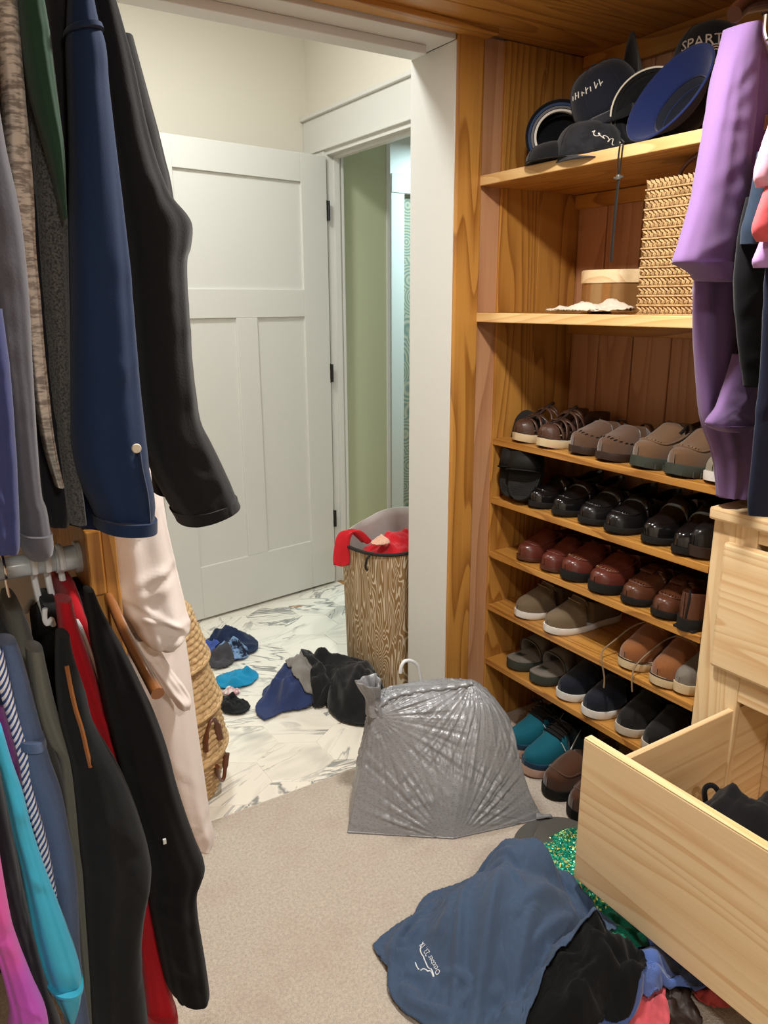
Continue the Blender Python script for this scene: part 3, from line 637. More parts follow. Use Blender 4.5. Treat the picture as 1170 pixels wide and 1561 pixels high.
cap('baseball_cap','navy cap with small white lettering propped on top of the left hat heap',HN,HN,HB,(1.645,1.505,Z1+.136),(-.28,-.42,.30),None,squash=.95,curve=.030,brim=.072,marks=1)
cap('baseball_cap','faded black cap with white script crumpled at the shelf edge',HGrey,HGrey,HB,(1.56,1.485,Z1+.012),(0,-.12,.85),None,squash=.72,marks=2,brim=.05,curve=.012)
cap('baseball_cap','flat black cap lying in front of the black banded hat',HB,HB,HB,(1.545,1.575,Z1+.006),(0,0,.75),None,squash=.45,brim=.045,curve=.01)
cap('baseball_cap','bottle green cap wedged behind the navy lettered cap',HG,HG,HG,(1.67,1.52,Z1+.045),(.2,-.2,.9),None,squash=.9)
T=tag(obj('folded_bandana',MB().box(-.03,.03,-.02,.02,0,.026),fabric('blue_cotton','#3f6fb5',.1),None,local=True,bevel=.008,bseg=3),'blue folded bandana with white stripes between the caps','bandana')
T.location=(1.60,1.462,Z1+.085);T.rotation_euler=(0,.1,.75)
m=MB()
for k in (-1,0,1): m.box(-.0312,-.0306,-.0195,.0195,.0105+.0065*k,.0140+.0065*k)
obj('stripe',m,plain('pale_blue_print','#dfe4f2',.7),T,local=True,label='white stripes')
cap('baseball_cap','black cap standing with its grey underbrim upright at the back of the shelf',HB,HB,HU,(1.725,1.475,Z1+.128),(0,1.42,-.60),None,squash=.8,brim=.09)
cap('baseball_cap','black cap with large white SPAR letters and a helmet emblem',HB,HDk,HDk,(1.765,1.315,Z1+.178),(-.02,.0,.80),'SPARTANS',.037,gold,True,squash=1.05,e0=.38)
tag(obj('storage_tin',MB().lathe([(0,0),(.085,0),(.09,.004),(.09,.165),(.085,.170),(0,.170)],40,(1.765,1.26,Z1)),HDk,None,local=True,smooth=True),'dark green round tin under the lettered black cap','tin')
pr=[(.092,0),(.085,-.012),(.074,-.03),(.068,-.055),(.05,-.07),(.001,-.075)]
st=plain('ivory_cord_edge','#d9d2bf',.6)
hat('sun_hat','black sun hat on its edge with an ivory rim and hanging chin cord',[pr[1:],pr[:2],torus_prof(.092,0,.0026),],[HB,HB,st],(1.605,1.342,Z1+.097),(-.84,-.45,.06))
brimp=[(.112-.0044*k,-.004-.0042*k+(.0011 if k%2 else 0)) for k in range(11)]
T=hat('bucket_hat','large navy bucket hat tipped on its side with stitched blue inner brim',[[brimp[-1],(.066,-.072),(.05,-.092),(.001,-.095)],brimp,torus_prof(.112,-.004,.003)],[HN,HBl,HBl],(1.535,1.240,Z1+.106),(-.78,.16,.46))
obj('sweatband',MB().lathe([(.0665,-.047),(.064,-.066)],64),fabric('bright_blue_band','#2a4a9a',.1),T,local=True,smooth=True,ang=180,label='bright blue sweatband')
# chin cord
cb=plain('black_cord','#1b1917',.7,.3)
T=thing('chin_cord','black hat cord with toggle hanging over the front of the top shelf','cord',(1.46,1.297,1.70))
obj('cord',MB().tube(catmull([(1.52,1.318,1.75),(1.47,1.302,1.745),(1.462,1.300,1.735),(1.460,1.300,1.705),(1.461,1.2965,1.672)],24),.0018,6),cb,T,smooth=True)
obj('cord',MB().tube(catmull([(1.52,1.298,1.748),(1.47,1.292,1.745),(1.462,1.291,1.733),(1.460,1.291,1.705),(1.461,1.2945,1.672)],24),.0018,6),cb,T,smooth=True)
obj('toggle',MB().lathe([(0,-.006),(.006,-.005),(.007,0),(.006,.005),(0,.006)],12,(1.461,1.2955,1.672)).box(1.459,1.463,1.283,1.308,1.670,1.674),plain('grey_toggle','#55524c',.4),T,smooth=True)
obj('cord_tail',MB().tube(catmull([(1.461,1.2955,1.668),(1.461,1.2975,1.62),(1.462,1.300,1.56),(1.463,1.3015,1.50),(1.464,1.301,1.488)],24),.0042,6,.5),cb,T,smooth=True)
# second shelf: round wooden box, cloth, braided box basket
Z2=1.369
T=thing('round_box','round bentwood box with pale lid and shiny varnished side','box',(1.70,1.475,Z2))
bw=plain('varnished_bentwood','#b98d58',.2,.6,.6,coat=.7);
obj('body',MB().lathe([(0,.001),(.098,.001),(.101,.004),(.099,.088),(0,.088)],72),bw,T,local=True,smooth=True)
obj('lid',MB().lathe([(.099,.078),(.1035,.078),(.1035,.108),(.101,.111),(0,.112)],72),M['raw_y'],T,local=True,smooth=True)
def strawmat(name,a,b):
    t=NT(name,.75,.25);n=t.noise(t.coord(rnd=False),90,2,.6);n2=t.noise(t.coord(rnd=False),14,2)
    t.link(t.mix(t.smooth(n,.35,.65),lin(a),t.mix(n2,lin(b),lin(a))),'Base Color');t.bump(n,.4,.001);return t.m
straw=strawmat('seagrass','#cfae80','#8f6c44');straw_b=strawmat('braided_straw','#d6b684','#94704a')
T=thing('braided_basket','square braided straw basket with dark handle on the middle shelf','basket',(1.60,1.14,Z2))
bx0,bx1,by0,by1,bh=1.535,1.82,.98,1.276,.300
obj('body',MB().box(bx0+.006,bx1,by0,by1-.006,Z2+.001,Z2+bh-.006),strawmat('straw_core','#8a6538','#5b3f20'),T,bevel=.01)
m=MB();rows=14;rh=bh/rows;rng=random.Random(3)
def lozenge(m,c,d,w,u,hl,hw,th):
    c,d,w,u=map(Vector,(c,d,w,u));m.add([c-d*hl,c-w*hw,c+d*hl,c+w*hw,c+u*th],[(0,1,4),(1,2,4),(2,3,4),(3,0,4)])
for r in range(rows):
    zc=Z2+(r+.5)*rh
    for face in (0,1):
        nn=24
        for k in range(nn):
            for s_ in (-1,1):
                o=(k+.5+(.25*s_))/nn
                if face==0: c=(bx0+.004,by0+o*(by1-by0),zc+s_*rh*.22);al=(0,1,0);u=(-1,0,0)
                else: c=(bx0+o*(bx1-bx0),by1-.004,zc+s_*rh*.22);al=(1,0,0);u=(0,1,0)
                A=Vector(al);Zv=Vector((0,0,1));d=(A*.72+Zv*s_*.69*rng.uniform(.8,1.2)).normalized();w=Vector(u).cross(d)
                lozenge(m,c,d,w,u,.0115,.0052,.006*rng.uniform(.8,1.3))
    for face in (0,1):
        P=[(bx0-.001,by0,zc-rh/2),(bx0-.001,by1+.001,zc-rh/2)] if face==0 else [(bx0,by1+.001,zc-rh/2),(bx1,by1+.001,zc-rh/2)]
        m.tube(P,.0022,5)
o=obj('braid',m,straw_b,T);o['kind']='stuff'
lea=LE('brown_strap_leather','#61341c',.35,.2)
obj('handle',MB().tube(catmull([(1.56,1.21,Z2+.27),(1.56,1.205,Z2+.31),(1.56,1.17,Z2+.338),(1.56,1.12,Z2+.34),(1.56,1.08,Z2+.31),(1.56,1.075,Z2+.27)],28),.0055,8,.6),lea,T,smooth=True)
# ---------------------------------------------------------------- stacked seagrass baskets
def round_basket(label,z0,z1,r0,r1,cx,cy,handle=None,rows=None):
    T=thing('seagrass_basket',label,'basket',(cx,cy,z0),'stacked seagrass baskets');h=z1-z0;rows=rows or max(3,round(h/.017))
    nA=180;rings=[];NZ=rows*6
    def pt(a,f):
        q=f*rows%1;r=r0+(r1-r0)*f;row=int(f*rows*.9999)
        bump=.0055*math.sin(PI*q)**.7;tw=.0026*math.sin(a*(r*190)+q*3.2+row*1.9)*math.sin(PI*q)
        return Vector(((r+bump+tw)*math.cos(a),(r+bump+tw)*math.sin(a),f*h))
    for k in range(NZ+1): rings.append([pt(2*PI*i/nA,min(k/NZ,.9999)) for i in range(nA)])
    obj('coils',MB().loft(rings,True,False),straw,T,local=True,smooth=True,ang=180)
    obj('base' if r0<r1 else 'top',MB().lathe([(0,.003 if r0<r1 else h-.003),(min(r0,r1),.003 if r0<r1 else h-.003)],48),straw,T,local=True)
    big=max(r0,r1);zr=0 if r0>r1 else h
    obj('rim',MB().tube([((big+.003)*math.cos(a),(big+.003)*math.sin(a),zr) for a in np.linspace(0,2*PI,64,endpoint=False)],.0065,8,closed=True),straw,T,local=True,smooth=True)
    if handle:
        a0,zb,zt,w=handle;P=[]
        for f in np.linspace(0,1,18):
            a=a0+w*(f-.5);zz=zb+(zt-zb)*math.sin(PI*f)**.6;g=max(0,min(1,zz/h));r=r0+(r1-r0)*g;P.append(((r+.012+.012*math.sin(PI*f))*math.cos(a),(r+.012+.012*math.sin(PI*f))*math.sin(a),zz))
        obj('handle',MB().tube(P,[.010 if (i<3 or i>14) else .0065 for i in range(18)],8,.7),lea,T,local=True,smooth=True,label='brown leather handle')
    return T
bx,by=.508,2.02
round_basket('lowest seagrass basket of the stack, upright with a leather handle, on the tile floor',0.001,.150,.150,.186,bx,by,(-.78,.125,.06,.35))
round_basket('second seagrass basket from the floor with a looped leather handle',.152,.285,.186,.166,bx,by,(-.98,.045,.128,.36))
round_basket('third seagrass basket from the floor, upside down, wide coils',.287,.425,.176,.135,bx,by)
round_basket('fourth seagrass basket from the floor, upside down, below the top one',.427,.575,.160,.118,bx-.01,by)
round_basket('topmost seagrass basket of the stack beside the white shirt',.577,.665,.118,.088,bx-.02,by)
# ---------------------------------------------------------------- laundry hamper
def hampermat():
    t=NT('woodgrain_print_fabric',.7,.3);v=t.coord((17,17,2.6),False);n=t.noise(v,1.,1.5,.5,.6)
    l=t.math('ABSOLUTE',t.math('SUBTRACT',t.math('FRACT',t.math('MULTIPLY',n,22.)),.5))
    c=t.mix(t.smooth(l,.10,.22),lin('#d2c3aa'),lin('#94754c'));t.link(c,'Base Color');return t.m
HX,HY,HZ=1.50,2.26,.565
T=thing('laundry_hamper','tall hamper printed with brown woodgrain, full of red clothes behind the white jamb','hamper',(HX,HY,0))
def sq(a,r): 
    c,s_=math.cos(a),math.sin(a);k=1/(abs(c)**3.2+abs(s_)**3.2)**(1/3.2);return r*k
def hp(r,z,a): return (sq(a,r)*(1+.012*math.sin(3*a+z*4)),z+.0)
def rimz(a): return HZ+.022*math.cos(a-.2)+.010*math.sin(2*a)
rings=[[(HX+hp(.172+.014*f,0,a)[0]*math.cos(a),HY+hp(.172+.014*f,0,a)[0]*math.sin(a),.002+(rimz(a)-.002)*f) for a in np.linspace(0,2*PI,72,endpoint=False)] for f in np.linspace(0,1,10)]
obj('body',MB().loft(rings,True,False).add(rings[0],[tuple(range(72))[::-1]]),hampermat(),T,smooth=True,ang=180)
rp=[(HX+sq(a,.188)*math.cos(a),HY+sq(a,.188)*math.sin(a),rimz(a)) for a in np.linspace(0,2*PI,72,endpoint=False)]
obj('rim_binding',MB().tube(rp,.0065,8,closed=True),plain('black_binding','#1a1817',.8),T,smooth=True)
gl=plain('grey_liner','#b5b0ae',.35,.5,0,.1,40)
def lin_pt(a,f):
    r=.186-.02*f;z=rimz(a)+.034*max(0,math.cos(a-1.35))**1.5*min(1,f*3)*(1 if f<.5 else max(0,1-(f-.5)*2))-.32*max(0,f-.45)
    r+=.006*math.sin(9*a+f*5)*f;return (HX+sq(a,r)*math.cos(a),HY+sq(a,r)*math.sin(a),z)
obj('liner',MB().loft([[lin_pt(a,f) for a in np.linspace(0,2*PI,90,endpoint=False)] for f in np.linspace(0,1,12)],True,False),gl,T,smooth=True,ang=180)
ha=PI+.52
hx,hy=HX+sq(ha,.196)*math.cos(ha),HY+sq(ha,.196)*math.sin(ha)
obj('handle',MB().tube(catmull([(hx-.002,hy,HZ-.015),(hx-.012,hy+.006,HZ-.03),(hx-.014,hy+.01,HZ-.06),(hx-.008,hy+.006,HZ-.07)],14),.007,8,.6),plain('black_binding2','#1a1817',.8),T,smooth=True)
# measured rows of hanging clothes: y plane, then (x centre, height, half width)
R={
 'u_indigo':(0.9,[(0.068,1.396,0.106,1.395),(0.067,1.337,0.106,1.335),(0.065,1.276,0.103,1.273),(0.062,1.206,0.098,1.201),(0.058,1.155,0.093,1.149),(0.059,1.142,0.09,1.136)]),
 'u_slate':(0.92,[(0.099,1.611,0.129,1.616),(0.094,1.552,0.131,1.556),(0.091,1.485,0.137,1.488),(0.094,1.415,0.136,1.415),(0.094,1.355,0.132,1.354),(0.097,1.292,0.128,1.29),(0.096,1.234,0.125,1.231),(0.096,1.193,0.124,1.19),(0.097,1.178,0.127,1.174),(0.094,1.144,0.128,1.138),(0.097,1.129,0.126,1.124),(0.1,1.122,0.121,1.119)]),
 'u_black':(0.99,[(0.13,1.514,0.17,1.516),(0.134,1.387,0.173,1.387),(0.134,1.297,0.171,1.295),(0.13,1.219,0.166,1.215),(0.13,1.153,0.162,1.148),(0.131,1.138,0.16,1.133)]),
 'u_oat':(0.95,[(0.134,1.727,0.164,1.733),(0.14,1.694,0.164,1.699),(0.14,1.659,0.162,1.663),(0.137,1.605,0.16,1.608),(0.133,1.561,0.159,1.563),(0.129,1.509,0.157,1.511),(0.131,1.457,0.153,1.457),(0.131,1.409,0.152,1.409),(0.132,1.36,0.15,1.359),(0.132,1.301,0.149,1.3),(0.136,1.24,0.149,1.239),(0.144,1.192,0.153,1.191)]),
 'u_tweed':(0.975,[(0.171,1.719,0.192,1.723),(0.169,1.67,0.19,1.673),(0.166,1.607,0.191,1.61),(0.164,1.555,0.194,1.557),(0.16,1.494,0.194,1.495),(0.156,1.424,0.188,1.424),(0.153,1.351,0.182,1.35),(0.152,1.282,0.177,1.28),(0.154,1.219,0.177,1.216),(0.155,1.17,0.178,1.166),(0.158,1.139,0.178,1.136)]),
 'u_green':(0.94,[(0.163,1.741,0.182,1.745),(0.162,1.707,0.186,1.711),(0.161,1.666,0.189,1.67),(0.162,1.624,0.19,1.628),(0.168,1.582,0.191,1.584),(0.175,1.544,0.191,1.545),(0.179,1.512,0.188,1.512),(0.182,1.488,0.186,1.489)]),
 'u_char':(1.01,[(0.203,1.772,0.225,1.777),(0.202,1.735,0.23,1.74),(0.201,1.684,0.229,1.688),(0.199,1.631,0.223,1.634),(0.195,1.562,0.216,1.564),(0.193,1.498,0.206,1.499),(0.191,1.432,0.197,1.432)]),
 'u_blue':(0.96,[(0.224,1.754,0.242,1.758),(0.217,1.717,0.241,1.721),(0.212,1.685,0.244,1.691),(0.209,1.663,0.249,1.669),(0.206,1.622,0.249,1.627),(0.2,1.549,0.251,1.553),(0.193,1.487,0.253,1.49),(0.187,1.423,0.254,1.424),(0.179,1.35,0.253,1.348),(0.173,1.298,0.253,1.292),(0.168,1.251,0.254,1.243),(0.169,1.212,0.255,1.202),(0.176,1.182,0.258,1.171),(0.182,1.165,0.258,1.154),(0.188,1.143,0.257,1.132),(0.188,1.131,0.256,1.12)]),
 'u_sweat':(1,[(0.245,1.778,0.263,1.781),(0.246,1.734,0.272,1.738),(0.248,1.702,0.279,1.707),(0.249,1.655,0.288,1.661),(0.25,1.601,0.296,1.606),(0.252,1.555,0.306,1.559),(0.254,1.523,0.318,1.527),(0.256,1.497,0.338,1.505),(0.258,1.482,0.344,1.49),(0.259,1.465,0.34,1.466),(0.259,1.444,0.334,1.45),(0.26,1.402,0.332,1.41),(0.26,1.346,0.332,1.352),(0.26,1.288,0.333,1.292),(0.261,1.246,0.338,1.248),(0.266,1.211,0.349,1.222),(0.277,1.174,0.364,1.186),(0.292,1.138,0.377,1.15),(0.303,1.116,0.381,1.134),(0.306,1.108,0.383,1.129)]),
 'u_sweatbody':(1.06,[(0.269,1.707,0.309,1.713),(0.276,1.53,0.346,1.535),(0.273,1.41,0.345,1.41),(0.277,1.317,0.352,1.313),(0.281,1.254,0.357,1.248),(0.287,1.19,0.337,1.184),(0.29,1.14,0.32,1.136)]),
 'l_jacket':(0.96,[(0.164,1.054,0.175,1.052),(0.165,1.026,0.183,1.021),(0.166,0.976,0.203,0.966),(0.17,0.933,0.218,0.919),(0.173,0.884,0.234,0.865),(0.179,0.833,0.246,0.81),(0.184,0.781,0.254,0.755),(0.191,0.726,0.265,0.696),(0.199,0.674,0.277,0.641),(0.204,0.64,0.286,0.603),(0.207,0.616,0.279,0.583),(0.207,0.593,0.27,0.564),(0.205,0.554,0.269,0.523),(0.208,0.506,0.272,0.472),(0.212,0.453,0.275,0.419),(0.216,0.41,0.276,0.375),(0.219,0.4,0.271,0.37)]),
 'l_red':(1,[(0.135,1.035,0.154,1.031),(0.135,1.0,0.158,0.995),(0.135,0.944,0.17,0.935),(0.141,0.894,0.179,0.883),(0.148,0.843,0.188,0.83),(0.156,0.789,0.199,0.774),(0.159,0.735,0.208,0.716),(0.166,0.668,0.216,0.647),(0.179,0.606,0.216,0.589),(0.183,0.534,0.22,0.516),(0.185,0.461,0.224,0.44),(0.183,0.387,0.23,0.36),(0.184,0.336,0.234,0.305),(0.192,0.305,0.218,0.288)]),
 'l_zip':(0.93,[(0.122,1.016,0.136,1.013),(0.118,0.987,0.138,0.982),(0.114,0.944,0.146,0.935),(0.114,0.899,0.152,0.887),(0.119,0.841,0.175,0.821),(0.119,0.784,0.191,0.755),(0.117,0.715,0.202,0.677),(0.117,0.674,0.199,0.636),(0.114,0.612,0.185,0.576),(0.111,0.549,0.177,0.513),(0.107,0.473,0.177,0.431),(0.102,0.394,0.176,0.346)]),
 'l_olive':(0.95,[(0.088,1.0,0.107,0.995),(0.088,0.969,0.109,0.963),(0.088,0.924,0.113,0.917),(0.094,0.877,0.121,0.868),(0.107,0.844,0.127,0.837),(0.106,0.796,0.127,0.788),(0.105,0.727,0.126,0.718),(0.104,0.655,0.124,0.646),(0.102,0.57,0.12,0.56),(0.098,0.482,0.115,0.473),(0.093,0.403,0.109,0.394)]),
 'l_charcoal':(0.95,[(0.082,0.958,0.092,0.955),(0.08,0.918,0.096,0.913),(0.081,0.862,0.106,0.854),(0.084,0.805,0.111,0.794),(0.084,0.726,0.109,0.715),(0.086,0.642,0.108,0.632),(0.084,0.546,0.105,0.535),(0.077,0.425,0.098,0.412)]),
 'l_denim':(0.93,[(0.059,1.024,0.078,1.019),(0.059,0.994,0.083,0.988),(0.06,0.943,0.088,0.934),(0.06,0.872,0.096,0.859),(0.066,0.823,0.104,0.809),(0.073,0.764,0.107,0.749),(0.072,0.705,0.109,0.688),(0.071,0.634,0.105,0.617),(0.072,0.57,0.101,0.554),(0.071,0.505,0.101,0.487),(0.07,0.438,0.101,0.418)]),
 'l_stripe':(0.92,[(0.045,1.023,0.062,1.018),(0.049,0.985,0.065,0.98),(0.052,0.941,0.068,0.936),(0.055,0.897,0.073,0.891),(0.058,0.851,0.072,0.846),(0.059,0.813,0.075,0.807),(0.064,0.764,0.08,0.757),(0.068,0.714,0.082,0.707),(0.076,0.665,0.083,0.661)]),
 'l_navy':(0.93,[(0.036,0.984,0.06,0.977),(0.037,0.941,0.064,0.932),(0.038,0.888,0.068,0.878),(0.036,0.816,0.065,0.805),(0.032,0.723,0.063,0.709)]),
 'l_purple':(0.915,[(0.031,0.958,0.054,0.952),(0.034,0.924,0.058,0.916),(0.038,0.879,0.062,0.87),(0.039,0.833,0.06,0.825),(0.038,0.788,0.057,0.78)]),
 'l_teal':(0.88,[(0.029,0.947,0.047,0.941),(0.035,0.899,0.052,0.893),(0.037,0.86,0.058,0.852),(0.039,0.81,0.062,0.801),(0.042,0.764,0.068,0.752),(0.043,0.716,0.076,0.7),(0.043,0.668,0.085,0.646),(0.046,0.622,0.092,0.596),(0.052,0.583,0.092,0.56),(0.06,0.547,0.087,0.531),(0.069,0.512,0.078,0.506)]),
 'l_ink':(0.87,[(0.014,0.912,0.038,0.903),(0.017,0.852,0.04,0.843),(0.019,0.79,0.042,0.779),(0.02,0.725,0.044,0.714),(0.025,0.657,0.049,0.643),(0.026,0.586,0.055,0.57),(0.026,0.515,0.065,0.49)]),
 'l_pink':(0.84,[(-0.01,0.84,0.024,0.826),(-0.005,0.787,0.024,0.773),(-0.002,0.732,0.025,0.719),(0.003,0.693,0.029,0.679),(0.007,0.644,0.037,0.627),(0.008,0.595,0.046,0.573),(-0.001,0.552,0.043,0.523)]),
 'robe_body':(1.32,[(0.279,1.213,0.367,1.206),(0.276,1.124,0.376,1.112),(0.274,1.032,0.382,1.015),(0.27,0.949,0.39,0.926),(0.268,0.851,0.397,0.82),(0.274,0.746,0.404,0.709),(0.287,0.634,0.409,0.594),(0.31,0.528,0.415,0.489),(0.336,0.429,0.42,0.395),(0.362,0.36,0.424,0.333),(0.374,0.33,0.406,0.316)]),
 'robe_sleeve':(1.2,[(0.253,1.149,0.337,1.139),(0.25,1.076,0.348,1.061),(0.248,1.012,0.358,0.991),(0.249,0.956,0.367,0.931),(0.261,0.914,0.373,0.888),(0.277,0.883,0.377,0.859),(0.29,0.852,0.358,0.835),(0.305,0.831,0.334,0.824)]),
 'robe_cuff':(1.22,[(0.268,0.846,0.316,0.834),(0.287,0.811,0.334,0.798),(0.307,0.774,0.349,0.762),(0.324,0.735,0.37,0.721),(0.341,0.709,0.377,0.698),(0.351,0.688,0.372,0.681)]),
 'r_sleeve':(0.95,[(1.339,1.866,1.382,1.873),(1.327,1.837,1.393,1.847),(1.314,1.79,1.397,1.801),(1.306,1.747,1.402,1.759),(1.299,1.704,1.407,1.715),(1.29,1.649,1.41,1.66),(1.28,1.594,1.417,1.603),(1.263,1.537,1.421,1.544),(1.247,1.493,1.417,1.499),(1.24,1.47,1.416,1.482),(1.252,1.466,1.422,1.462),(1.3,1.453,1.416,1.448),(1.326,1.437,1.4,1.435)]),
 'r_body':(0.97,[(1.369,1.855,1.461,1.869),(1.347,1.788,1.517,1.811),(1.347,1.679,1.554,1.699),(1.352,1.566,1.587,1.579),(1.352,1.471,1.606,1.477),(1.361,1.373,1.626,1.37),(1.385,1.271,1.647,1.258),(1.419,1.161,1.669,1.14),(1.468,1.087,1.682,1.064),(1.493,1.026,1.691,1.001),(1.511,0.979,1.622,0.964)]),
 'r_fold':(0.93,[(1.426,1.297,1.489,1.295),(1.406,1.246,1.514,1.24),(1.381,1.196,1.531,1.185),(1.353,1.165,1.519,1.151),(1.408,1.143,1.487,1.136)]),
 'r_denim':(1.02,[(1.416,1.481,1.477,1.483),(1.42,1.437,1.481,1.437),(1.429,1.385,1.477,1.385),(1.445,1.312,1.477,1.311)]),
 'r_black':(0.9,[(1.36,1.582,1.528,1.593),(1.348,1.525,1.543,1.534),(1.347,1.468,1.563,1.473),(1.352,1.422,1.576,1.423),(1.384,1.325,1.607,1.319),(1.423,1.235,1.631,1.222)]),
 'r_slate':(0.88,[(1.353,1.655,1.413,1.661),(1.342,1.568,1.423,1.573),(1.329,1.529,1.421,1.533),(1.331,1.499,1.412,1.501)]),
 'r_navy':(0.8,[(1.281,1.617,1.578,1.641),(1.287,1.441,1.666,1.447),(1.305,1.286,1.74,1.265),(1.309,1.192,1.78,1.152),(1.313,1.119,1.81,1.063),(1.316,1.043,1.842,0.969),(1.325,1.009,1.844,0.929)]),
 'r_pink':(0.78,[(1.235,1.705,1.306,1.713),(1.214,1.656,1.309,1.666),(1.198,1.617,1.3,1.626),(1.195,1.588,1.289,1.595),(1.21,1.575,1.264,1.579)]),
 'r_coral':(0.77,[(1.236,1.628,1.328,1.636),(1.21,1.568,1.328,1.576),(1.192,1.524,1.328,1.53),(1.192,1.504,1.314,1.509),(1.209,1.492,1.296,1.495)]),
 'r_lilac':(0.79,[(1.27,1.545,1.366,1.55),(1.245,1.492,1.364,1.497),(1.232,1.466,1.356,1.469),(1.238,1.453,1.33,1.455)]),
}
O={
 'tee':[(0.721,1.19),(0.775,1.205),(0.848,1.216),(0.894,1.236),(0.965,1.241),(1.042,1.222),(1.12,1.203),(1.168,1.172),(1.179,1.103),(1.193,1.03),(1.188,0.955),(1.171,0.892),(1.1,0.874),(1.027,0.888),(0.955,0.882),(0.881,0.859),(0.827,0.828),(0.77,0.855),(0.707,0.939),(0.688,1.002),(0.694,1.065),(0.717,1.116)],
 'black':[(0.824,0.851),(0.882,0.869),(0.967,0.884),(1.072,0.894),(1.131,0.866),(1.148,0.822),(1.111,0.769),(1.058,0.747),(0.992,0.764),(0.91,0.788)],
 'peri':[(1.127,0.88),(1.21,0.905),(1.275,0.831),(1.242,0.701),(1.208,0.724),(1.148,0.753),(1.092,0.757),(1.039,0.743),(0.931,0.771),(0.937,0.816)],
 'sequin':[(1.209,1.196),(1.241,1.192),(1.362,1.187),(1.392,1.098),(1.223,0.897),(1.178,0.887),(1.181,0.976),(1.189,1.088)],
 'greenhem':[(1.068,0.908),(1.149,0.908),(1.258,0.922),(1.257,0.877),(1.155,0.875)],
 'coral':[(1.215,0.727),(1.259,0.746),(1.3,0.719),(1.279,0.667),(1.224,0.69)],
 'coral2':[(1.103,0.769),(1.164,0.752),(1.124,0.734),(1.062,0.703),(1.027,0.726)],
 'bag':[(1.088,0.728),(1.159,0.748),(1.226,0.738),(1.197,0.72),(1.087,0.687)],
 'pattern':[(0.807,0.88),(0.841,0.881),(0.873,0.875),(0.87,0.855),(0.844,0.843)],
 'v_navy':[(0.905,2.254),(0.972,2.36),(1.061,2.437),(1.15,2.475),(1.224,2.509),(1.283,2.47),(1.164,2.269),(1.201,2.18),(1.119,2.218),(0.988,2.227),(0.916,2.211)],
 'v_black':[(1.245,2.498),(1.296,2.45),(1.357,2.375),(1.356,2.288),(1.346,2.197),(1.333,2.104),(1.238,1.972),(1.188,1.985),(1.128,2.074),(1.146,2.179),(1.1,2.189),(1.15,2.293)],
 'v_grey':[(1.148,2.431),(1.204,2.441),(1.232,2.395),(1.138,2.211),(1.085,2.222),(1.077,2.321)],
 's_navy':[(0.933,2.917),(0.998,2.954),(1.067,2.956),(1.127,2.901),(1.14,2.786),(1.099,2.728),(0.994,2.724),(0.923,2.756)],
 's_pattern':[(0.945,2.809),(1.012,2.777),(1.074,2.747),(1.055,2.699),(0.983,2.71),(0.933,2.763)],
 's_blue':[(0.926,2.871),(0.958,2.848),(0.946,2.773),(0.905,2.74)],
 's_char':[(0.933,2.758),(0.986,2.751),(0.968,2.672),(0.916,2.665)],
 's_teal':[(0.886,2.597),(0.928,2.601),(1.025,2.574),(1.031,2.564),(0.937,2.475),(0.879,2.5)],
 's_pink':[(0.868,2.484),(0.894,2.469),(0.925,2.458),(0.894,2.432),(0.867,2.449)],
 's_black':[(0.831,2.451),(0.873,2.415),(0.895,2.385),(0.876,2.289),(0.827,2.315),(0.825,2.386)],
 'd_black':[(1.372,0.881),(1.381,0.873),(1.386,0.848),(1.401,0.811),(1.409,0.725),(1.469,0.667),(1.445,0.732),(1.438,0.838)],
}
# ---------------------------------------------------------------- hanging clothes
def interp_rows(rows,n): return catmull(rows,n)
def tubecloth(name,mat,parent,rows,Y,hd=None,folds=.25,seed=0,n=72,m=56,label=None,hdr=(.9,.012),start=.12):
    # rows: left and right edge (x, z, x, z) of a hanging sleeve or body whose mid plane is y = Y
    rng=random.Random(seed);P=interp_rows(rows,n);rings=[];L=[0]
    ks=[(k,rng.uniform(.4,1)/k**.5,rng.uniform(0,6.28),rng.uniform(-4,4)) for k in (2,3,5,7,9,12)]
    for i in range(1,n): L.append(L[-1]+float(np.hypot((P[i,0]+P[i,2]-P[i-1,0]-P[i-1,2])/2,(P[i,1]+P[i,3]-P[i-1,1]-P[i-1,3])/2)))
    cr=[(rng.uniform(.1,1)*L[-1],rng.uniform(-1,1),rng.uniform(-.9,.9),rng.uniform(.006,.016),rng.uniform(.4,1)) for _ in range(9)]
    for i in range(n):
        xa,za,xb,zb=P[i];x=(xa+xb)/2;z=(za+zb)/2;hx=(xb-xa)/2;hz=(zb-za)/2;w=max(.003,math.hypot(hx,hz));s=L[i];d=min(hd,w*1.6+.008) if hd else w*hdr[0]+hdr[1];ring=[];amp=folds*(.25+.75*sstep(s,0,start))
        for k in range(m):
            a=2*PI*k/m;c=math.cos(a);sx=math.sin(a);u=math.copysign(abs(c)**.85,c);q=0
            for (kk,am,ph,dr) in ks: q+=am*.5*math.sin(kk*a+ph+dr*s*3)
            for (s0,u0,sl,wd,am) in cr:
                e=(s-s0-sl*(u-u0)*w*1.2)/wd
                if abs(e)<3: q+=am*.55*(math.exp(-e*e)-.7*math.exp(-(e-1.6)**2))*max(0,1-abs(u-u0)*.8)
            dd=d*(1+amp*q)
            uu=u*(1+amp*.12*q);ring.append((x+hx*uu,Y+dd*math.copysign(abs(sx)**.9,sx),z+hz*uu))
        rings.append(ring)
    return obj(name,MB().loft(rings,True,True),mat,parent,smooth=True,ang=75,label=label)
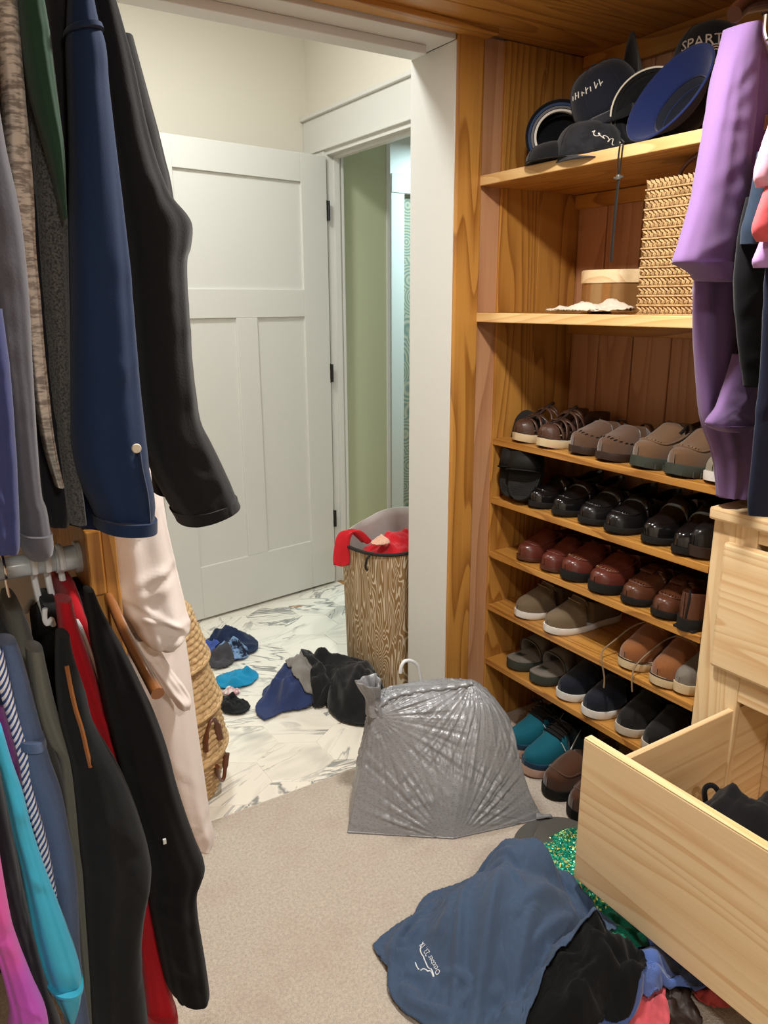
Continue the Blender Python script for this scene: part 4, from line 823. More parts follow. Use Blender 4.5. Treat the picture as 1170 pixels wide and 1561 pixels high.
def bodyslab(mat,parent,x,zn,zs,zh,Y0,Y1,hw=.02,seed=0,xb=None,name='body'):
    # torso of a garment on its hanger, seen edge on: neck height, shoulder height, hem height
    rng=random.Random(seed);rows=[];yc=(Y0+Y1)/2;hd=(Y1-Y0)/2;rings=[];xb=x if xb is None else xb
    st=[(zn,.07,.5),(zn-(zn-zs)*.35,.45*hd,.8),(zs,.94*hd,1),(zs-.05,hd,1)]+[(zs-.05-(zs-.05-zh)*f,hd*(1+.04*f),1+.25*f) for f in np.linspace(.1,1,12)]
    ph=[rng.uniform(0,6.28) for _ in range(4)]
    for z,d,w in st:
        f=(zn-z)/(zn-zh);ring=[]
        for k in range(56):
            a=2*PI*k/56;c,s_=math.cos(a),math.sin(a);y=d*math.copysign(abs(s_)**.8,s_)
            fo=.009*f*(math.sin(y*34+ph[0]+f)+.6*math.sin(y*61+ph[1]-f*2))
            ring.append((x+(xb-x)*f+hw*w*math.copysign(abs(c)**.7,c)+fo,yc+y,z+.004*math.sin(y*20+ph[2])*f))
        rings.append(ring)
    return obj(name,MB().loft(rings,True,True),mat,parent,smooth=True,ang=75)
def garment(key,name,label,cat,mat,grp,body=None,hd=None,folds=.28,seed=0,part='sleeve',**k):
    Y,rows=R[key];T=thing(name,label,cat,(rows[0][0],Y,rows[0][1]),grp);folds=max(.13,folds*1.5)
    tubecloth(part,mat,T,rows,Y,hd,folds,seed,**k)
    if body: bodyslab(mat,T,body[0],body[1],body[2],body[3],Y+.035,Y+.035+(body[4] if len(body)>4 else .40),seed=seed+5)
    return T
def cuffband(T,key,mat,frac0,frac1=1.0,grow=.0025,name='cuff',seed=0,hd=None,folds=.1,label=None):
    Y,rows=R[key];P=interp_rows(rows,64);a,b=int(frac0*63),int(frac1*63);sub=[(p[0]-grow,p[1],p[2]+grow,p[3]) for p in P[a:b+1]]
    if len(sub)<2: return
    return tubecloth(name,mat,T,sub,Y,(hd+grow*2) if hd else None,.03,seed,n=max(4,b-a+1),label=label,hdr=(1.0,.018))
GU='long-sleeved tops on the upper left rail';GL='jackets and shirts on the lower left rail'
C_=dict(indigo=fabric('indigo_cotton','#3c4270'),slate=fabric('slate_jersey','#54535b',.2,300,.95,.3),black=fabric('black_jersey','#15151a',.2),
 oat=None,tweed=fabric('charcoal_tweed','#5c5b58',.3,240,.97,.3,.6,'#2f2f31',420),green=fabric('forest_green','#22402f',.25),char=fabric('plum_charcoal','#2b282d',.25),
 blue=fabric('navy_blue_poplin','#182b4b',.2,420,.85,.1,.2),sweat=fabric('black_fleece','#1b1b1d',.3,350,.97,.15,.4),
 jacket=fabric('black_softshell','#0d0d10',.2,300,.95,.05),red=fabric('crimson_knit','#b3121f',.25,300,.9),zip=fabric('charcoal_softshell','#1b1d1f',.25,300,.95,.06),
 olive=fabric('olive_grey_twill','#6f7067',.2,400,.9),charc=fabric('dark_grey_twill','#3a3a3a',.2),denim=fabric('blue_chambray','#56698c',.25,500,.92,.15,.3),
 navy=fabric('dark_navy','#1b2238',.2),purple=fabric('plum_purple','#5d2466',.2),teal=fabric('turquoise_nylon','#2fa3c4',.1,200,.55,.1,.15,spec=.4),ink=fabric('ink_black','#15161f',.2),
 pink=fabric('orchid_nylon','#b04ab8',.1,200,.55,.1,.15,'#d0529f',3,spec=.4),white=fabric('white_cotton','#e6dcd6',.08,300,.9,.1,.15),
 lav=fabric('lavender_pique','#806394',.14,700,.9,.2,.35),lavd=fabric('lavender_pique_shade','#a67fb8',.14,700,.9,.2,.35),pk=fabric('pale_pink_pique','#dba0b4',.1,600),coral=fabric('coral_pique','#d65a5e',.12,600),lilac=fabric('lilac_pique','#b48cc4',.12,600))
def oatmat():
    t=NT('oatmeal_plaid',.95,.1);v=t.coord(rnd=False);z=t.n('SeparateXYZ',{0:v}).outputs[2]
    n=t.noise(t.n('VectorMath',{0:v,1:(60,60,240)},operation='MULTIPLY').outputs[0],1.,3,.6);b=t.noise(t.n('VectorMath',{0:v,1:(50,50,3)},operation='MULTIPLY').outputs[0],1.,2)
    c=t.mix(t.smooth(n,.42,.62),lin('#c9beb2'),lin('#8a8078'));c=t.mix(t.math('MULTIPLY',t.smooth(b,.5,.6),.55),c,lin('#5f6d6c'));c=t.mix(t.math('MULTIPLY',t.smooth(b,.35,.45),.0),c,lin('#7a5a4a'))
    t.link(c,'Base Color');t.bump(n,.3,.001);return t.m
C_['oat']=oatmat()
def stripemat():
    t=NT('blue_white_stripe',.9,.2);v=t.coord(rnd=False);s_=t.n('SeparateXYZ',{0:v})
    d=t.math('ADD',t.math('MULTIPLY',s_.outputs[0],150.),t.math('MULTIPLY',s_.outputs[2],-95.))
    f=t.math('FRACT',d);t.link(t.mix(t.smooth(f,.5,.56),lin('#e2e4ea'),lin('#3a4f86')),'Base Color');return t.m
C_['stripe']=stripemat()
g=garment
# upper rail
T=g('u_sweat','sweatshirt','black fleece sweatshirt with bent sleeve, rightmost on the upper left rail','sweatshirt',C_['sweat'],GU,(.205,1.80,1.68,1.15),.055,.09,3)
tubecloth('body_front',C_['sweat'],T,R['u_sweatbody'][1],1.06,.03,.2,8);cuffband(T,'u_sweat',C_['sweat'],.93,1.0,.003,seed=3,hd=.05)
T=g('u_blue','shirt','navy blue button-cuff shirt on the upper left rail before the black sweatshirt','shirt',C_['blue'],GU,(.20,1.80,1.69,1.12),None,.10,11)
cuffband(T,'u_blue',C_['blue'],.93,1.0,.0018,seed=4)
cuffband(T,'u_blue',C_['blue'],.145,.16,.002,name='shoulder_seam',seed=4)
pl=MB();P=interp_rows(R['u_blue'][1],64)
pl.tube([(P[i,0]*.22+P[i,2]*.78,R['u_blue'][0]-(P[i,2]-P[i,0])*.5*.74-.014,P[i,1]) for i in range(44,62)],.006,6,.35);obj('sleeve_placket',pl,C_['blue'],T,smooth=True)
bt=MB().lathe([(0,.003),(.005,.003),(.0058,.0015),(.0055,0),(0,0)],16);bt.tr(Matrix.Translation((.229,.90,1.236))@Matrix.Rotation(PI/2,4,'X'))
BUT=obj('button',bt,plain('shell_button','#d9cfb8',.35),T,smooth=True,label='pale shell button')
g('u_char','shirt','plum charcoal shirt squeezed between the green and the blue shirts','shirt',C_['char'],GU,(.185,1.80,1.68,1.2,.36),None,.1,21)
g('u_green','shirt','forest green shirt high on the upper left rail','shirt',C_['green'],GU,(.165,1.79,1.67,1.2,.38),None,.12,31)
g('u_tweed','overshirt','charcoal tweed overshirt beside the navy blue shirt','shirt',C_['tweed'],GU,(.145,1.79,1.66,1.15,.4),None,.12,41)
g('u_oat','overshirt','oatmeal and grey plaid overshirt on the upper left rail','shirt',C_['oat'],GU,(.115,1.79,1.65,1.2,.4),None,.12,51)
g('u_black','shirt','black jersey top between the plaid overshirt and the slate sweatshirt','shirt',C_['black'],GU,(.10,1.78,1.6,1.15,.38),None,.1,61)
T=g('u_slate','sweatshirt','slate grey sweatshirt with ribbed cuff, near the left edge of the upper rail','sweatshirt',C_['slate'],GU,(.06,1.78,1.66,1.15,.42),None,.10,71);cuffband(T,'u_slate',C_['slate'],.80,1.0,.0012,seed=72)
g('u_indigo','shirt','indigo cotton shirt leftmost on the upper rail','shirt',C_['indigo'],GU,(.03,1.78,1.66,1.12,.42),None,.14,81)
# lower rail
T=g('l_jacket','jacket','black softshell jacket on the wooden hanger, rightmost on the lower left rail','jacket',C_['jacket'],GL,(.205,.965,.89,.46,.42),.05,.10,101)
obj('hem_tab',MB().tube([(.232,.955,.52),(.234,.945,.42),(.234,.94,.385),(.233,.94,.376)],[.013,.013,.012,.005],10,.7),C_['jacket'],T,smooth=True)
obj('hem_tab',MB().tube([(.262,.955,.50),(.263,.945,.42),(.269,.94,.375),(.271,.94,.366)],[.009,.0085,.008,.004],10,.7),C_['jacket'],T,smooth=True)
obj('logo_tab',MB().box(.217,.221,.898,.901,.695,.702),mark,T,label='tiny silver tab')
T=g('l_red','sweater','crimson red knit sweater on a white hanger between the black jackets','sweater',C_['red'],GL,(.182,.985,.90,.45,.38),None,.12,111);cuffband(T,'l_red',C_['red'],.9,1,.001,seed=3)
T=g('l_zip','jacket','charcoal softshell jacket with brown zip on a white hanger','jacket',C_['zip'],GL,(.150,.97,.90,.45,.4),None,.10,121)
zp=plain('brown_zip_tape','#8a5428',.6)
zz=[(.126,.981),(.127,.952),(.129,.925),(.133,.897),(.135,.87),(.137,.846)]
def front_y(key,x,z):
    Y,rows=R[key];P=interp_rows(rows,64);i=int(np.argmin(abs((P[:,1]+P[:,3])/2-z)));w=(P[i,2]-P[i,0])/2;u=max(-1,min(1,(x-(P[i,0]+P[i,2])/2)/w));return Y-(w*.9+.012)*math.sqrt(max(0,1-u*u))**.9
obj('zip',MB().tube([(x,front_y('l_zip',x,z)-.001,z) for x,z in catmull(zz,20)],.0036,6,.8),zp,T,smooth=True,label='brown zip')
g('l_olive','shirt','olive grey twill shirt with dropped shoulder on a brown hanger','shirt',C_['olive'],GL,(.10,.975,.90,.5,.4),None,.10,131)
g('l_charcoal','trousers','dark grey twill garment folded over the pale wooden hanger','trousers',C_['charc'],GL,(.085,.95,.87,.5,.36),None,.08,141)
T=g('l_denim','shirt','blue chambray shirt with stitched shoulder seam on the lower left rail','shirt',C_['denim'],GL,(.05,.975,.90,.5,.4),None,.10,151)
cuffband(T,'l_denim',C_['denim'],.26,.275,.0012,name='shoulder_seam',seed=3)
g('l_stripe','shirt','blue and white diagonally striped shirt on the lower left rail','shirt',C_['stripe'],GL,(.02,.97,.9,.55,.36),None,.06,161)
g('l_navy','shirt','dark navy top behind the striped shirt at the left edge','shirt',C_['navy'],GL,(.0,.97,.9,.55,.36),None,.08,171)
g('l_purple','shirt','plum purple top at the left edge of the lower rail','shirt',C_['purple'],GL,(-.02,.97,.9,.55,.36),None,.08,181)
T=g('l_teal','jacket','turquoise nylon jacket with elastic cuff on the lower left rail','jacket',C_['teal'],GL,(-.05,.97,.88,.5,.38),None,.12,191);cuffband(T,'l_teal',C_['teal'],.78,.80,.002,name='cuff_seam',seed=5)
g('l_ink','jacket','ink black sleeve between the turquoise and the orchid jackets','jacket',C_['ink'],GL,(-.08,.97,.86,.5,.36),None,.08,201)
g('l_pink','jacket','orchid pink nylon jacket in the bottom left corner','jacket',C_['pink'],GL,(-.12,.97,.84,.5,.36),None,.14,211)
# white shirt hanging on the outside of the end panel
T=thing('long_shirt','long white shirt hanging on the end panel beside the basket stack','shirt',(.33,1.30,1.5))
tubecloth('body',C_['white'],T,R['robe_body'][1],1.34,.045,.2,301,m=64);tubecloth('sleeve',C_['white'],T,R['robe_sleeve'][1],1.235,.05,.28,311);tubecloth('sleeve_cuff',C_['white'],T,R['robe_cuff'][1],1.262,.022,.3,321)
T=thing('coat_hook','black hook on the outside of the end panel above the white shirt','hook',(.25,1.34,1.52))
obj('plate',MB().box(.2505,.256,1.325,1.355,1.48,1.56),M['black'],T,bevel=.002);obj('hook',MB().tube([(.255,1.34,1.52),(.285,1.34,1.50),(.30,1.34,1.515),(.30,1.34,1.54)],.005,8),M['black'],T,smooth=True)
# ---------------------------------------------------------------- rails, hangers, end panel on the left
T=thing('end_panel','pine end panel with bracket block carrying the left clothes rails','panel',(.24,1.48,0))
obj('board',MB().box(.229,.250,1.15,1.795,0,CEIL-.001),M['pine_z'],T,bevel=.002)
obj('bracket_block',MB().box(.205,.2286,1.145,1.255,.972,1.075),M['pine_z'],T,bevel=.003);obj('bracket_block',MB().box(.205,.2286,1.145,1.255,1.83,1.93),M['pine_z'],T,bevel=.003)
obj('support_strip',MB().box(.207,.2286,1.152,1.19,.0,.972),M['pine_z'],T,bevel=.002)
def rail(label,z):
    T=thing('clothes_rail',label,'rail',(-.5,1.2,z))
    obj('rod',MB().tube([(-1.298,1.2,z),(.19,1.2,z)],.0165,24),M['rod'],T,smooth=True)
    obj('end_socket',MB().tube([(.168,1.2,z),(.198,1.2,z)],.0195,24).tube([(.198,1.2,z),(.2048,1.2,z)],.025,24),M['rod'],T,smooth=True)
rail('lower white clothes rail ending in a socket on the bracket block',1.022);rail('upper white clothes rail hidden above the sleeves',1.885)
def hanger(label,x,mat,rod_z=1.022,drop=.055,tip=(-.2,-.10),r=.0065,flat=1,hookmat=None,wide=.008,sw=0,both=True,rodr=.0165):
    T=thing('clothes_hanger',label,'hanger',(x,1.2,rod_z),'hangers on the lower left rail');hm=hookmat or mat
    rr=rodr+.004;P=[(x,1.2+rr*math.sin(a),rod_z+rr*math.cos(a)) for a in np.linspace(-1.9,1.0,14)][::-1]
    P=[(x,1.2-rr*math.sin(a)*1.0,rod_z+rr*math.cos(a)) for a in np.linspace(2.0,-1.0,16)]+[(x+.002,1.2+.012,rod_z-drop*.6),(x+.003,1.2,rod_z-drop)]
    obj('hook',MB().tube(P,r if hookmat is None else .0022,8),hm,T,smooth=True)
    zc=rod_z-drop
    for s_ in (-1,1):
        Q=catmull([(x+.003,1.2,zc),(x+.003+sw*.2,1.2+s_*.05,zc-.012),(x+.003+sw*.6,1.2+s_*.13,zc+tip[1]*.45-.01),(x+.003+sw,1.2+s_*abs(tip[0]),zc+tip[1])],24)
        obj('arm',MB().tube(Q,[wide*(.75+.35*i/23) for i in range(24)],10,flat),mat,T,smooth=True)
    return T
hw_=LE('honey_hanger_wood','#8f5a30',.28,.4);dk=LE('mahogany_hanger_wood','#24100a',.2,.5);lw=plain('pale_hanger_wood','#c99d62',.5)
hanger('brown varnished wooden hanger holding the black softshell jacket',.228,hw_,drop=.045,tip=(-.272,-.075),wide=.0085,hookmat=M['chrome'],sw=.004)
hanger('white plastic hanger nearest the rail socket',.176,M['plastic'],drop=.058,tip=(-.2,-.08),r=.005,wide=.0055)
hanger('white plastic hanger holding the crimson sweater',.156,M['plastic'],drop=.062,tip=(-.2,-.08),r=.005,wide=.0055)
T=hanger('white plastic hanger with side notch holding the charcoal zip jacket',.137,M['plastic'],drop=.06,tip=(-.2,-.085),r=.005,wide=.0055)
obj('side_notch',MB().tube(catmull([(.128,1.05,1.005),(.126,1.05,.99),(.129,1.05,.982),(.134,1.05,.988),(.137,1.06,.975)],16),.0035,8),M['plastic'],T,smooth=True)
hanger('dark mahogany hanger with chrome hook holding the olive shirt',.098,dk,drop=.06,tip=(-.21,-.085),wide=.009,hookmat=M['chrome'])
hanger('pale wooden hanger with the dark grey garment folded over it',.064,lw,drop=.055,tip=(-.215,-.085),wide=.0095,flat=.8,hookmat=M['chrome'])
# ---------------------------------------------------------------- right hand rail
GR='shirts on the right hand rail'
T=thing('clothes_rail','dark clothes rail along the right wall above the chest','rail',(1.585,.4,1.965));bm_=plain('dark_rod','#241a17',.35)
obj('rod',MB().tube([(1.585,-.9,1.965),(1.585,1.06,1.965)],.014,20),bm_,T,smooth=True)
for y in (1.055,-.85): obj('bracket',MB().box(1.572,1.598,y-.008,y+.008,1.965,CEIL-.0005).box(1.555,1.615,y-.02,y+.02,CEIL-.006,CEIL-.0005),bm_,T,bevel=.002)
T=g('r_sleeve','polo_shirt','lavender polo shirt with ribbed cuff, farthest on the right rail','shirt',C_['lav'],GR,None,.034,.08,401,hdr=(.3,.01))
cuffband(T,'r_sleeve',C_['lav'],.80,.985,.002,seed=9,hd=.034);cuffband(T,'r_sleeve',C_['lav'],.40,.412,.0012,name='shoulder_seam',seed=9,hd=.034)
tubecloth('body',C_['lav'],T,R['r_body'][1],.985,.026,.6,411,m=64);
T2=g('r_fold','polo_shirt','second lavender shirt sleeve with deep hem, low on the right rail','shirt',C_['lav'],GR,None,.02,.08,421,hdr=(.3,.006));cuffband(T2,'r_fold',C_['lav'],.8,.98,.0016,seed=2,hd=.02)
g('r_denim','shirt','steel blue shirt edge behind the lavender polo','shirt',C_['denim'],GR,None,.014,.08,431,part='body')
g('r_black','shirt','black shirt in the shadow right of the lavender polo','shirt',C_['black'],GR,None,.02,.1,441,part='body')
g('r_slate','polo_shirt','dark slate polo sleeve under the coral sleeve','shirt',fabric('dark_slate_pique','#2c3a4c'),GR,None,.018,.08,451)
g('r_navy','shirt','long dark navy garment hanging over the chest top','shirt',C_['navy'],GR,None,.022,.12,461,part='body')
def wide(T,y,m,hem,seed):
    rows=[(1.55,1.885,1.62,1.885),(1.46,1.862,1.71,1.862),(1.36,1.81,1.81,1.81),(1.325,1.70,1.835,1.70),(1.315,1.5,1.84,1.5),(1.312,(1.5+hem)/2,1.845,(1.5+hem)/2),(1.31,hem,1.845,hem)]
    tubecloth('body',m,T,rows,y,.011,.5,seed)
    sl=[(1.355,1.815,1.385,1.80),(1.31,1.74,1.36,1.70),(1.255,1.62,1.325,1.58)];tubecloth('sleeve_top',m,T,sl,y,.012,.2,seed+1)
    H=thing('clothes_hanger','dark hanger inside the '+T['label'].split(' at ')[0],'hanger',(1.585,y,1.965),'hangers on the right hand rail')
    obj('arm',MB().tube(catmull([(1.38,y,1.845),(1.48,y,1.885),(1.585,y,1.90),(1.69,y,1.885),(1.79,y,1.845)],20),.006,8),dk,H,smooth=True)
    obj('hook',MB().tube([(1.585,y,1.90),(1.585,y,1.945)]+[(1.585,y+.018*math.sin(a),1.965+.018*math.cos(a)) for a in np.linspace(2.6,-1.6,14)],.0022,8),M['chrome'],H,smooth=True)
T=g('r_pink','polo_shirt','pale pink polo sleeve at the right edge','shirt',C_['pk'],GR,None,.018,.08,471);wide(T,.775,C_['pk'],1.20,475)
T=g('r_coral','polo_shirt','coral red polo sleeve at the right edge under the pink one','shirt',C_['coral'],GR,None,.018,.08,481);wide(T,.745,C_['coral'],1.18,485)
T=g('r_lilac','polo_shirt','lilac polo sleeve at the right edge under the coral one','shirt',C_['lilac'],GR,None,.016,.08,491);wide(T,.715,C_['lilac'],1.2,495)
T=thing('clothes_hanger','thick dark mahogany hanger carrying the lavender polo','hanger',(1.585,.955,1.965),'hangers on the right hand rail')
obj('arm',MB().tube(catmull([(1.338,.952,1.884),(1.37,.955,1.905),(1.44,.955,1.925),(1.52,.955,1.935),(1.585,.955,1.938),(1.65,.955,1.935),(1.76,.955,1.90),(1.83,.955,1.875)],40),[.0135+.003*math.sin(PI*i/39) for i in range(40)],12,1.1),dk,T,smooth=True)
obj('hook',MB().tube([(1.585,.955,1.945)]+[(1.585,.955+.018*math.sin(a),1.965+.018*math.cos(a)) for a in np.linspace(2.6,-1.6,14)],.0022,8),M['chrome'],T,smooth=True)
T=thing('clothes_hanger','dark trouser hanger with a chrome clip hook in front of the mahogany hanger','hanger',(1.585,.90,1.965),'hangers on the right hand rail')
obj('bar',MB().tube([(1.36,.90,1.842),(1.585,.90,1.862),(1.80,.90,1.842)],.007,10),dk,T,smooth=True)
obj('hook',MB().tube([(1.585,.90,1.862),(1.585,.90,1.945)]+[(1.585,.90+.018*math.sin(a),1.965+.018*math.cos(a)) for a in np.linspace(2.6,-1.6,14)],.0022,8),M['chrome'],T,smooth=True)
obj('clip',MB().tube(catmull([(1.352,.90,1.872),(1.352,.898,1.845),(1.352,.890,1.828),(1.346,.884,1.822),(1.338,.882,1.828)],18),.0042,8),M['chrome'],T,smooth=True)
# ---------------------------------------------------------------- soft heaps: a small cloth solver on a height map
GX0,GY0,GS=.3,.4,.01;GNX,GNY=170,280
Hm=np.zeros((GNX,GNY))
XX,YY=np.meshgrid(GX0+GS*np.arange(GNX),GY0+GS*np.arange(GNY),indexing='ij')
def lump(x,y,rx,ry,h,rot=0):
    c,s_=math.cos(rot),math.sin(rot);dx,dy=XX-x,YY-y;u=(c*dx+s_*dy)/rx;v=(-s_*dx+c*dy)/ry
    global Hm;Hm=np.maximum(Hm,h*np.clip(1-(u*u+v*v)/1.7,0,1)**1.7)
def Hs(x,y):
    fx=np.clip((x-GX0)/GS,0,GNX-1.01);fy=np.clip((y-GY0)/GS,0,GNY-1.01);i=fx.astype(int);j=fy.astype(int);a=fx-i;b=fy-j
    return Hm[i,j]*(1-a)*(1-b)+Hm[i+1,j]*a*(1-b)+Hm[i,j+1]*(1-a)*b+Hm[i+1,j+1]*a*b
def drape(outl,n=54,ex=(1.12,1.2),seed=0,iters=150,eps=.004,edge=.004,rnd=.004,settle=.5,tilt=0,sm=0,fold=(20,.014,.012),fdir=None,org=None,lines=(),calm=None):
    global Hm
    rng=np.random.default_rng(seed);O_=np.array(outl);c=O_.mean(0);d=O_-c
    th=np.unwrap(np.arctan2(d[:,1],d[:,0]))
    if th[-1]<th[0]: d=d[::-1];th=th[::-1];th=np.unwrap(np.arctan2(d[:,1],d[:,0]))
    rr=np.hypot(d[:,0],d[:,1]);t0=th[0];th=np.append(th,t0+2*PI);rr=np.append(rr,rr[0])
    g=np.linspace(-1,1,n);u,v=np.meshgrid(g,g,indexing='ij');a=u*np.sqrt(1-v*v/2);b=v*np.sqrt(1-u*u/2)
    rad=np.hypot(a,b);ang=np.arctan2(b,a)+tilt;angm=(ang-t0)%(2*PI)+t0;Rb=np.interp(angm,th,rr)
    Rb=Rb*(1+edge*4*rad**3*np.sin(ang*5+seed)+edge*4*rad**3*np.sin(ang*9+2*seed))
    x=c[0]+rad*Rb*np.cos(ang);y=c[1]+rad*Rb*np.sin(ang)
    F=np.zeros_like(x);Rm=rr.mean()
    for q in range(fold[0]):
        a0=rng.uniform(0,2*PI);r0=math.sqrt(rng.random())*.85*Rm;p=np.array([c[0]+r0*math.cos(a0),c[1]+r0*math.sin(a0)])
        if org is not None: dr=math.atan2(p[1]-org[1],p[0]-org[0])+rng.normal(0,.25)
        elif fdir is not None: dr=fdir+rng.normal(0,.45)
        else: dr=rng.uniform(0,PI)
        ln=Rm*rng.uniform(.5,1.3);w=fold[2]*rng.uniform(.5,1.6);h=fold[1]*rng.uniform(.4,1.4)*min(1,Rm/.11);w*=min(1,.5+Rm/.2);bd=rng.normal(0,1.2);best=np.full(x.shape,9.);tt=np.zeros_like(x)
        for t in np.linspace(-.5,.5,41):
            an=dr+bd*t;px=p[0]+math.cos(an)*ln*t;py=p[1]+math.sin(an)*ln*t;dd=np.hypot(x-px,y-py);m_=dd<best;best=np.where(m_,dd,best);tt=np.where(m_,t,tt)
        F+=h*np.exp(-(best/w)**1.6)*np.clip(1-(2*tt)**2,0,1)**.7
    F*=np.clip((1.02-rad)*5,.12,1)
    for (xa,ya,xb,yb) in lines:
        best=np.full(x.shape,9.);tt=np.zeros_like(x);bd=rng.normal(0,.02);w=.014*rng.uniform(.7,1.4);h=.030*rng.uniform(.6,1.2);nx,ny=-(yb-ya),xb-xa;nl=math.hypot(nx,ny)
        for t in np.linspace(0,1,70):
            px=xa+(xb-xa)*t+nx/nl*bd*math.sin(PI*t);py=ya+(yb-ya)*t+ny/nl*bd*math.sin(PI*t);dd=np.hypot(x-px,y-py);m_=dd<best;best=np.where(m_,dd,best);tt=np.where(m_,t,tt)
        F=np.maximum(F,h*np.exp(-(best/w)**1.5)*np.sin(PI*np.clip(tt,.08,.92))**.5*np.clip((1.02-rad)*8,.2,1))
    if calm: F*=1-.92*np.exp(-(((x-calm[0])/calm[2])**2+((y-calm[1])/calm[3])**2)**2)
    P=np.stack([x,y,Hs(x,y)+eps+.002+np.minimum(F,.05)],-1);P[...,2]+=rng.random((n,n))*rnd;prev=P.copy();X0=P[...,:2].copy();bmask=(rad>.985)
    cons=[]
    def sl(di,dj):
        A=(slice(0,n-di),slice(max(0,-dj),n-max(0,dj)));B=(slice(di,n),slice(max(0,dj),n+min(0,dj)));return A,B
    ex=(1+(ex[0]-1)*.5,1+(ex[1]-1)*.5);iters=0
    for di,dj,k,e in ((1,0,.9,ex[0]),(0,1,.9,ex[1]),(1,1,.35,(ex[0]+ex[1])/2),(1,-1,.35,(ex[0]+ex[1])/2),(2,0,.35,ex[0]),(0,2,.35,ex[1]),(4,0,.16,ex[0]),(0,4,.16,ex[1])):
        A,B=sl(di,dj);L0=np.linalg.norm(P[A]-P[B],axis=-1)*e;cons.append((A,B,L0,k))
    for it in range(iters):
        vel=(P-prev)*.9;prev=P.copy();P=P+vel;P[...,2]-=.00035*settle*(1+2*(it>iters*.6))
        for A,B,L0,k in cons:
            D=P[B]-P[A];L=np.linalg.norm(D,axis=-1)+1e-9;cr=(D*((L-L0)/L*.5*k*.55)[...,None]);P[A]+=cr;P[B]-=cr
        P[bmask,:2]=X0[bmask]+(P[bmask,:2]-X0[bmask])*.3
        h=Hs(P[...,0],P[...,1])+eps;low=P[...,2]<h;P[...,2]=np.where(low,h,P[...,2])
        P[low,:2]=prev[low,:2]*.6+P[low,:2]*.4
        P[...,2]=np.minimum(P[...,2],h+.075)
    for _ in range(sm):
        Q=P.copy();Q[1:-1,1:-1]=.5*P[1:-1,1:-1]+.125*(P[:-2,1:-1]+P[2:,1:-1]+P[1:-1,:-2]+P[1:-1,2:]);P=Q
        h=Hs(P[...,0],P[...,1])+eps*.8;P[...,2]=np.maximum(P[...,2],h)
    # raise the height map
    for s_ in (0,.33,.66):
        for q in (0,.33,.66):
            M_=P[:-1,:-1]*(1-s_)*(1-q)+P[1:,:-1]*s_*(1-q)+P[:-1,1:]*(1-s_)*q+P[1:,1:]*s_*q
            i=np.clip(np.round((M_[...,0]-GX0)/GS).astype(int),0,GNX-1);j=np.clip(np.round((M_[...,1]-GY0)/GS).astype(int),0,GNY-1);np.maximum.at(Hm,(i,j),M_[...,2])
    f=[(i*n+j,(i+1)*n+j,(i+1)*n+j+1,i*n+j+1) for i in range(n-1) for j in range(n-1)]
    return [tuple(p) for p in P.reshape(-1,3)],f
def cloth(key,name,label,cat,mat,grp=None,part=False,parent=None,thick=.003,**k):
    v,f=drape(O[key],**k);c=np.mean(v,0)
    if part: o=obj(name,(v,f),mat,parent,smooth=True,ang=180,solid=thick,sub=0);return o
    T=obj(name,([(a[0]-c[0],a[1]-c[1],a[2]) for a in v],f),mat,None,smooth=True,ang=180,solid=thick);T.location=(c[0],c[1],0)
    return tag(T,label,cat,grp)
GH='clothes heaped on the carpet'
T=tag(obj('brimmed_hat',MB().lathe([(0,.05),(.05,.05),(.075,.045),(.085,.012),(.13,.006),(.135,.003),(.13,.001),(.08,.002)],48,(1.315,1.185,.0)),fabric('dark_grey_felt','#55534f',.2),None,smooth=True),'dark grey brimmed hat mostly under the sequinned cloth','hat',None)
lump(1.315,1.185,.12,.12,.045)
lump(1.10,.83,.10,.07,.05)
cloth('bag','leather_bag','dark brown leather bag edge between the periwinkle sweatshirt and the coral cloth','bag',brown_dark,n=24,ex=(1.05,1.05),seed=2,iters=60)
cloth('coral','shorts','coral cloth on the carpet under the open drawer','shorts',fabric('coral_cotton','#d65b5c',.15),GH,n=26,ex=(1.1,1.25),seed=3,iters=80)
cloth('coral2','shirt','coral pink scrap under the periwinkle sweatshirt','shirt',fabric('coral_pink_cotton','#d4606a',.15),GH,n=24,ex=(1.05,1.2),seed=4,iters=60)
lump(1.02,.86,.16,.10,.085,.2);lump(1.17,.80,.06,.05,.06)
cloth('peri','sweatshirt','periwinkle blue sweatshirt at the right of the heap beneath the drawer','sweatshirt',fabric('periwinkle_fleece','#5570b4',.2,300,.95,.3),GH,n=56,ex=(1.16,1.34),seed=5,iters=140,tilt=.5,fold=(26,.016,.013),fdir=.9)
def sequin():
    t=NT('green_sequins',.25,.6,Metallic=.4);v=t.coord(rnd=False);vo=t.n('TexVoronoi',{'Vector':v,'Scale':230.});r=t.n('SeparateColor',{0:vo.outputs['Color']})
    c=t.mix(r.outputs[0],lin('#0c7a63'),lin('#2fbf9a'));c=t.mix(t.math('GREATER_THAN',r.outputs[1],.86),c,lin('#e4e27a'));t.link(c,'Base Color')
    t.link(t.n('NormalMap',{'Color':t.mix(.35,(.5,.5,1,1),vo.outputs['Color'])}).outputs[0],'Normal');return t.m
lump(1.25,1.08,.10,.16,.065)
cloth('sequin','top','green sequinned top poking out behind the slate blue t-shirt','top',sequin(),GH,n=44,ex=(1.08,1.12),seed=6,iters=90)
cloth('greenhem','shirt','green shirt hem peeking from under the slate blue t-shirt','shirt',fabric('emerald_jersey','#16775c',.2),GH,n=26,ex=(1.1,1.1),seed=7,iters=60)
cloth('pattern','scarf','black and white flecked cloth at the bottom of the heap','scarf',fabric('flecked_black','#1a1b20',.1,300,.9,.1,.3,'#c9c5b4',260),GH,n=24,ex=(1.1,1.1),seed=8,iters=60)
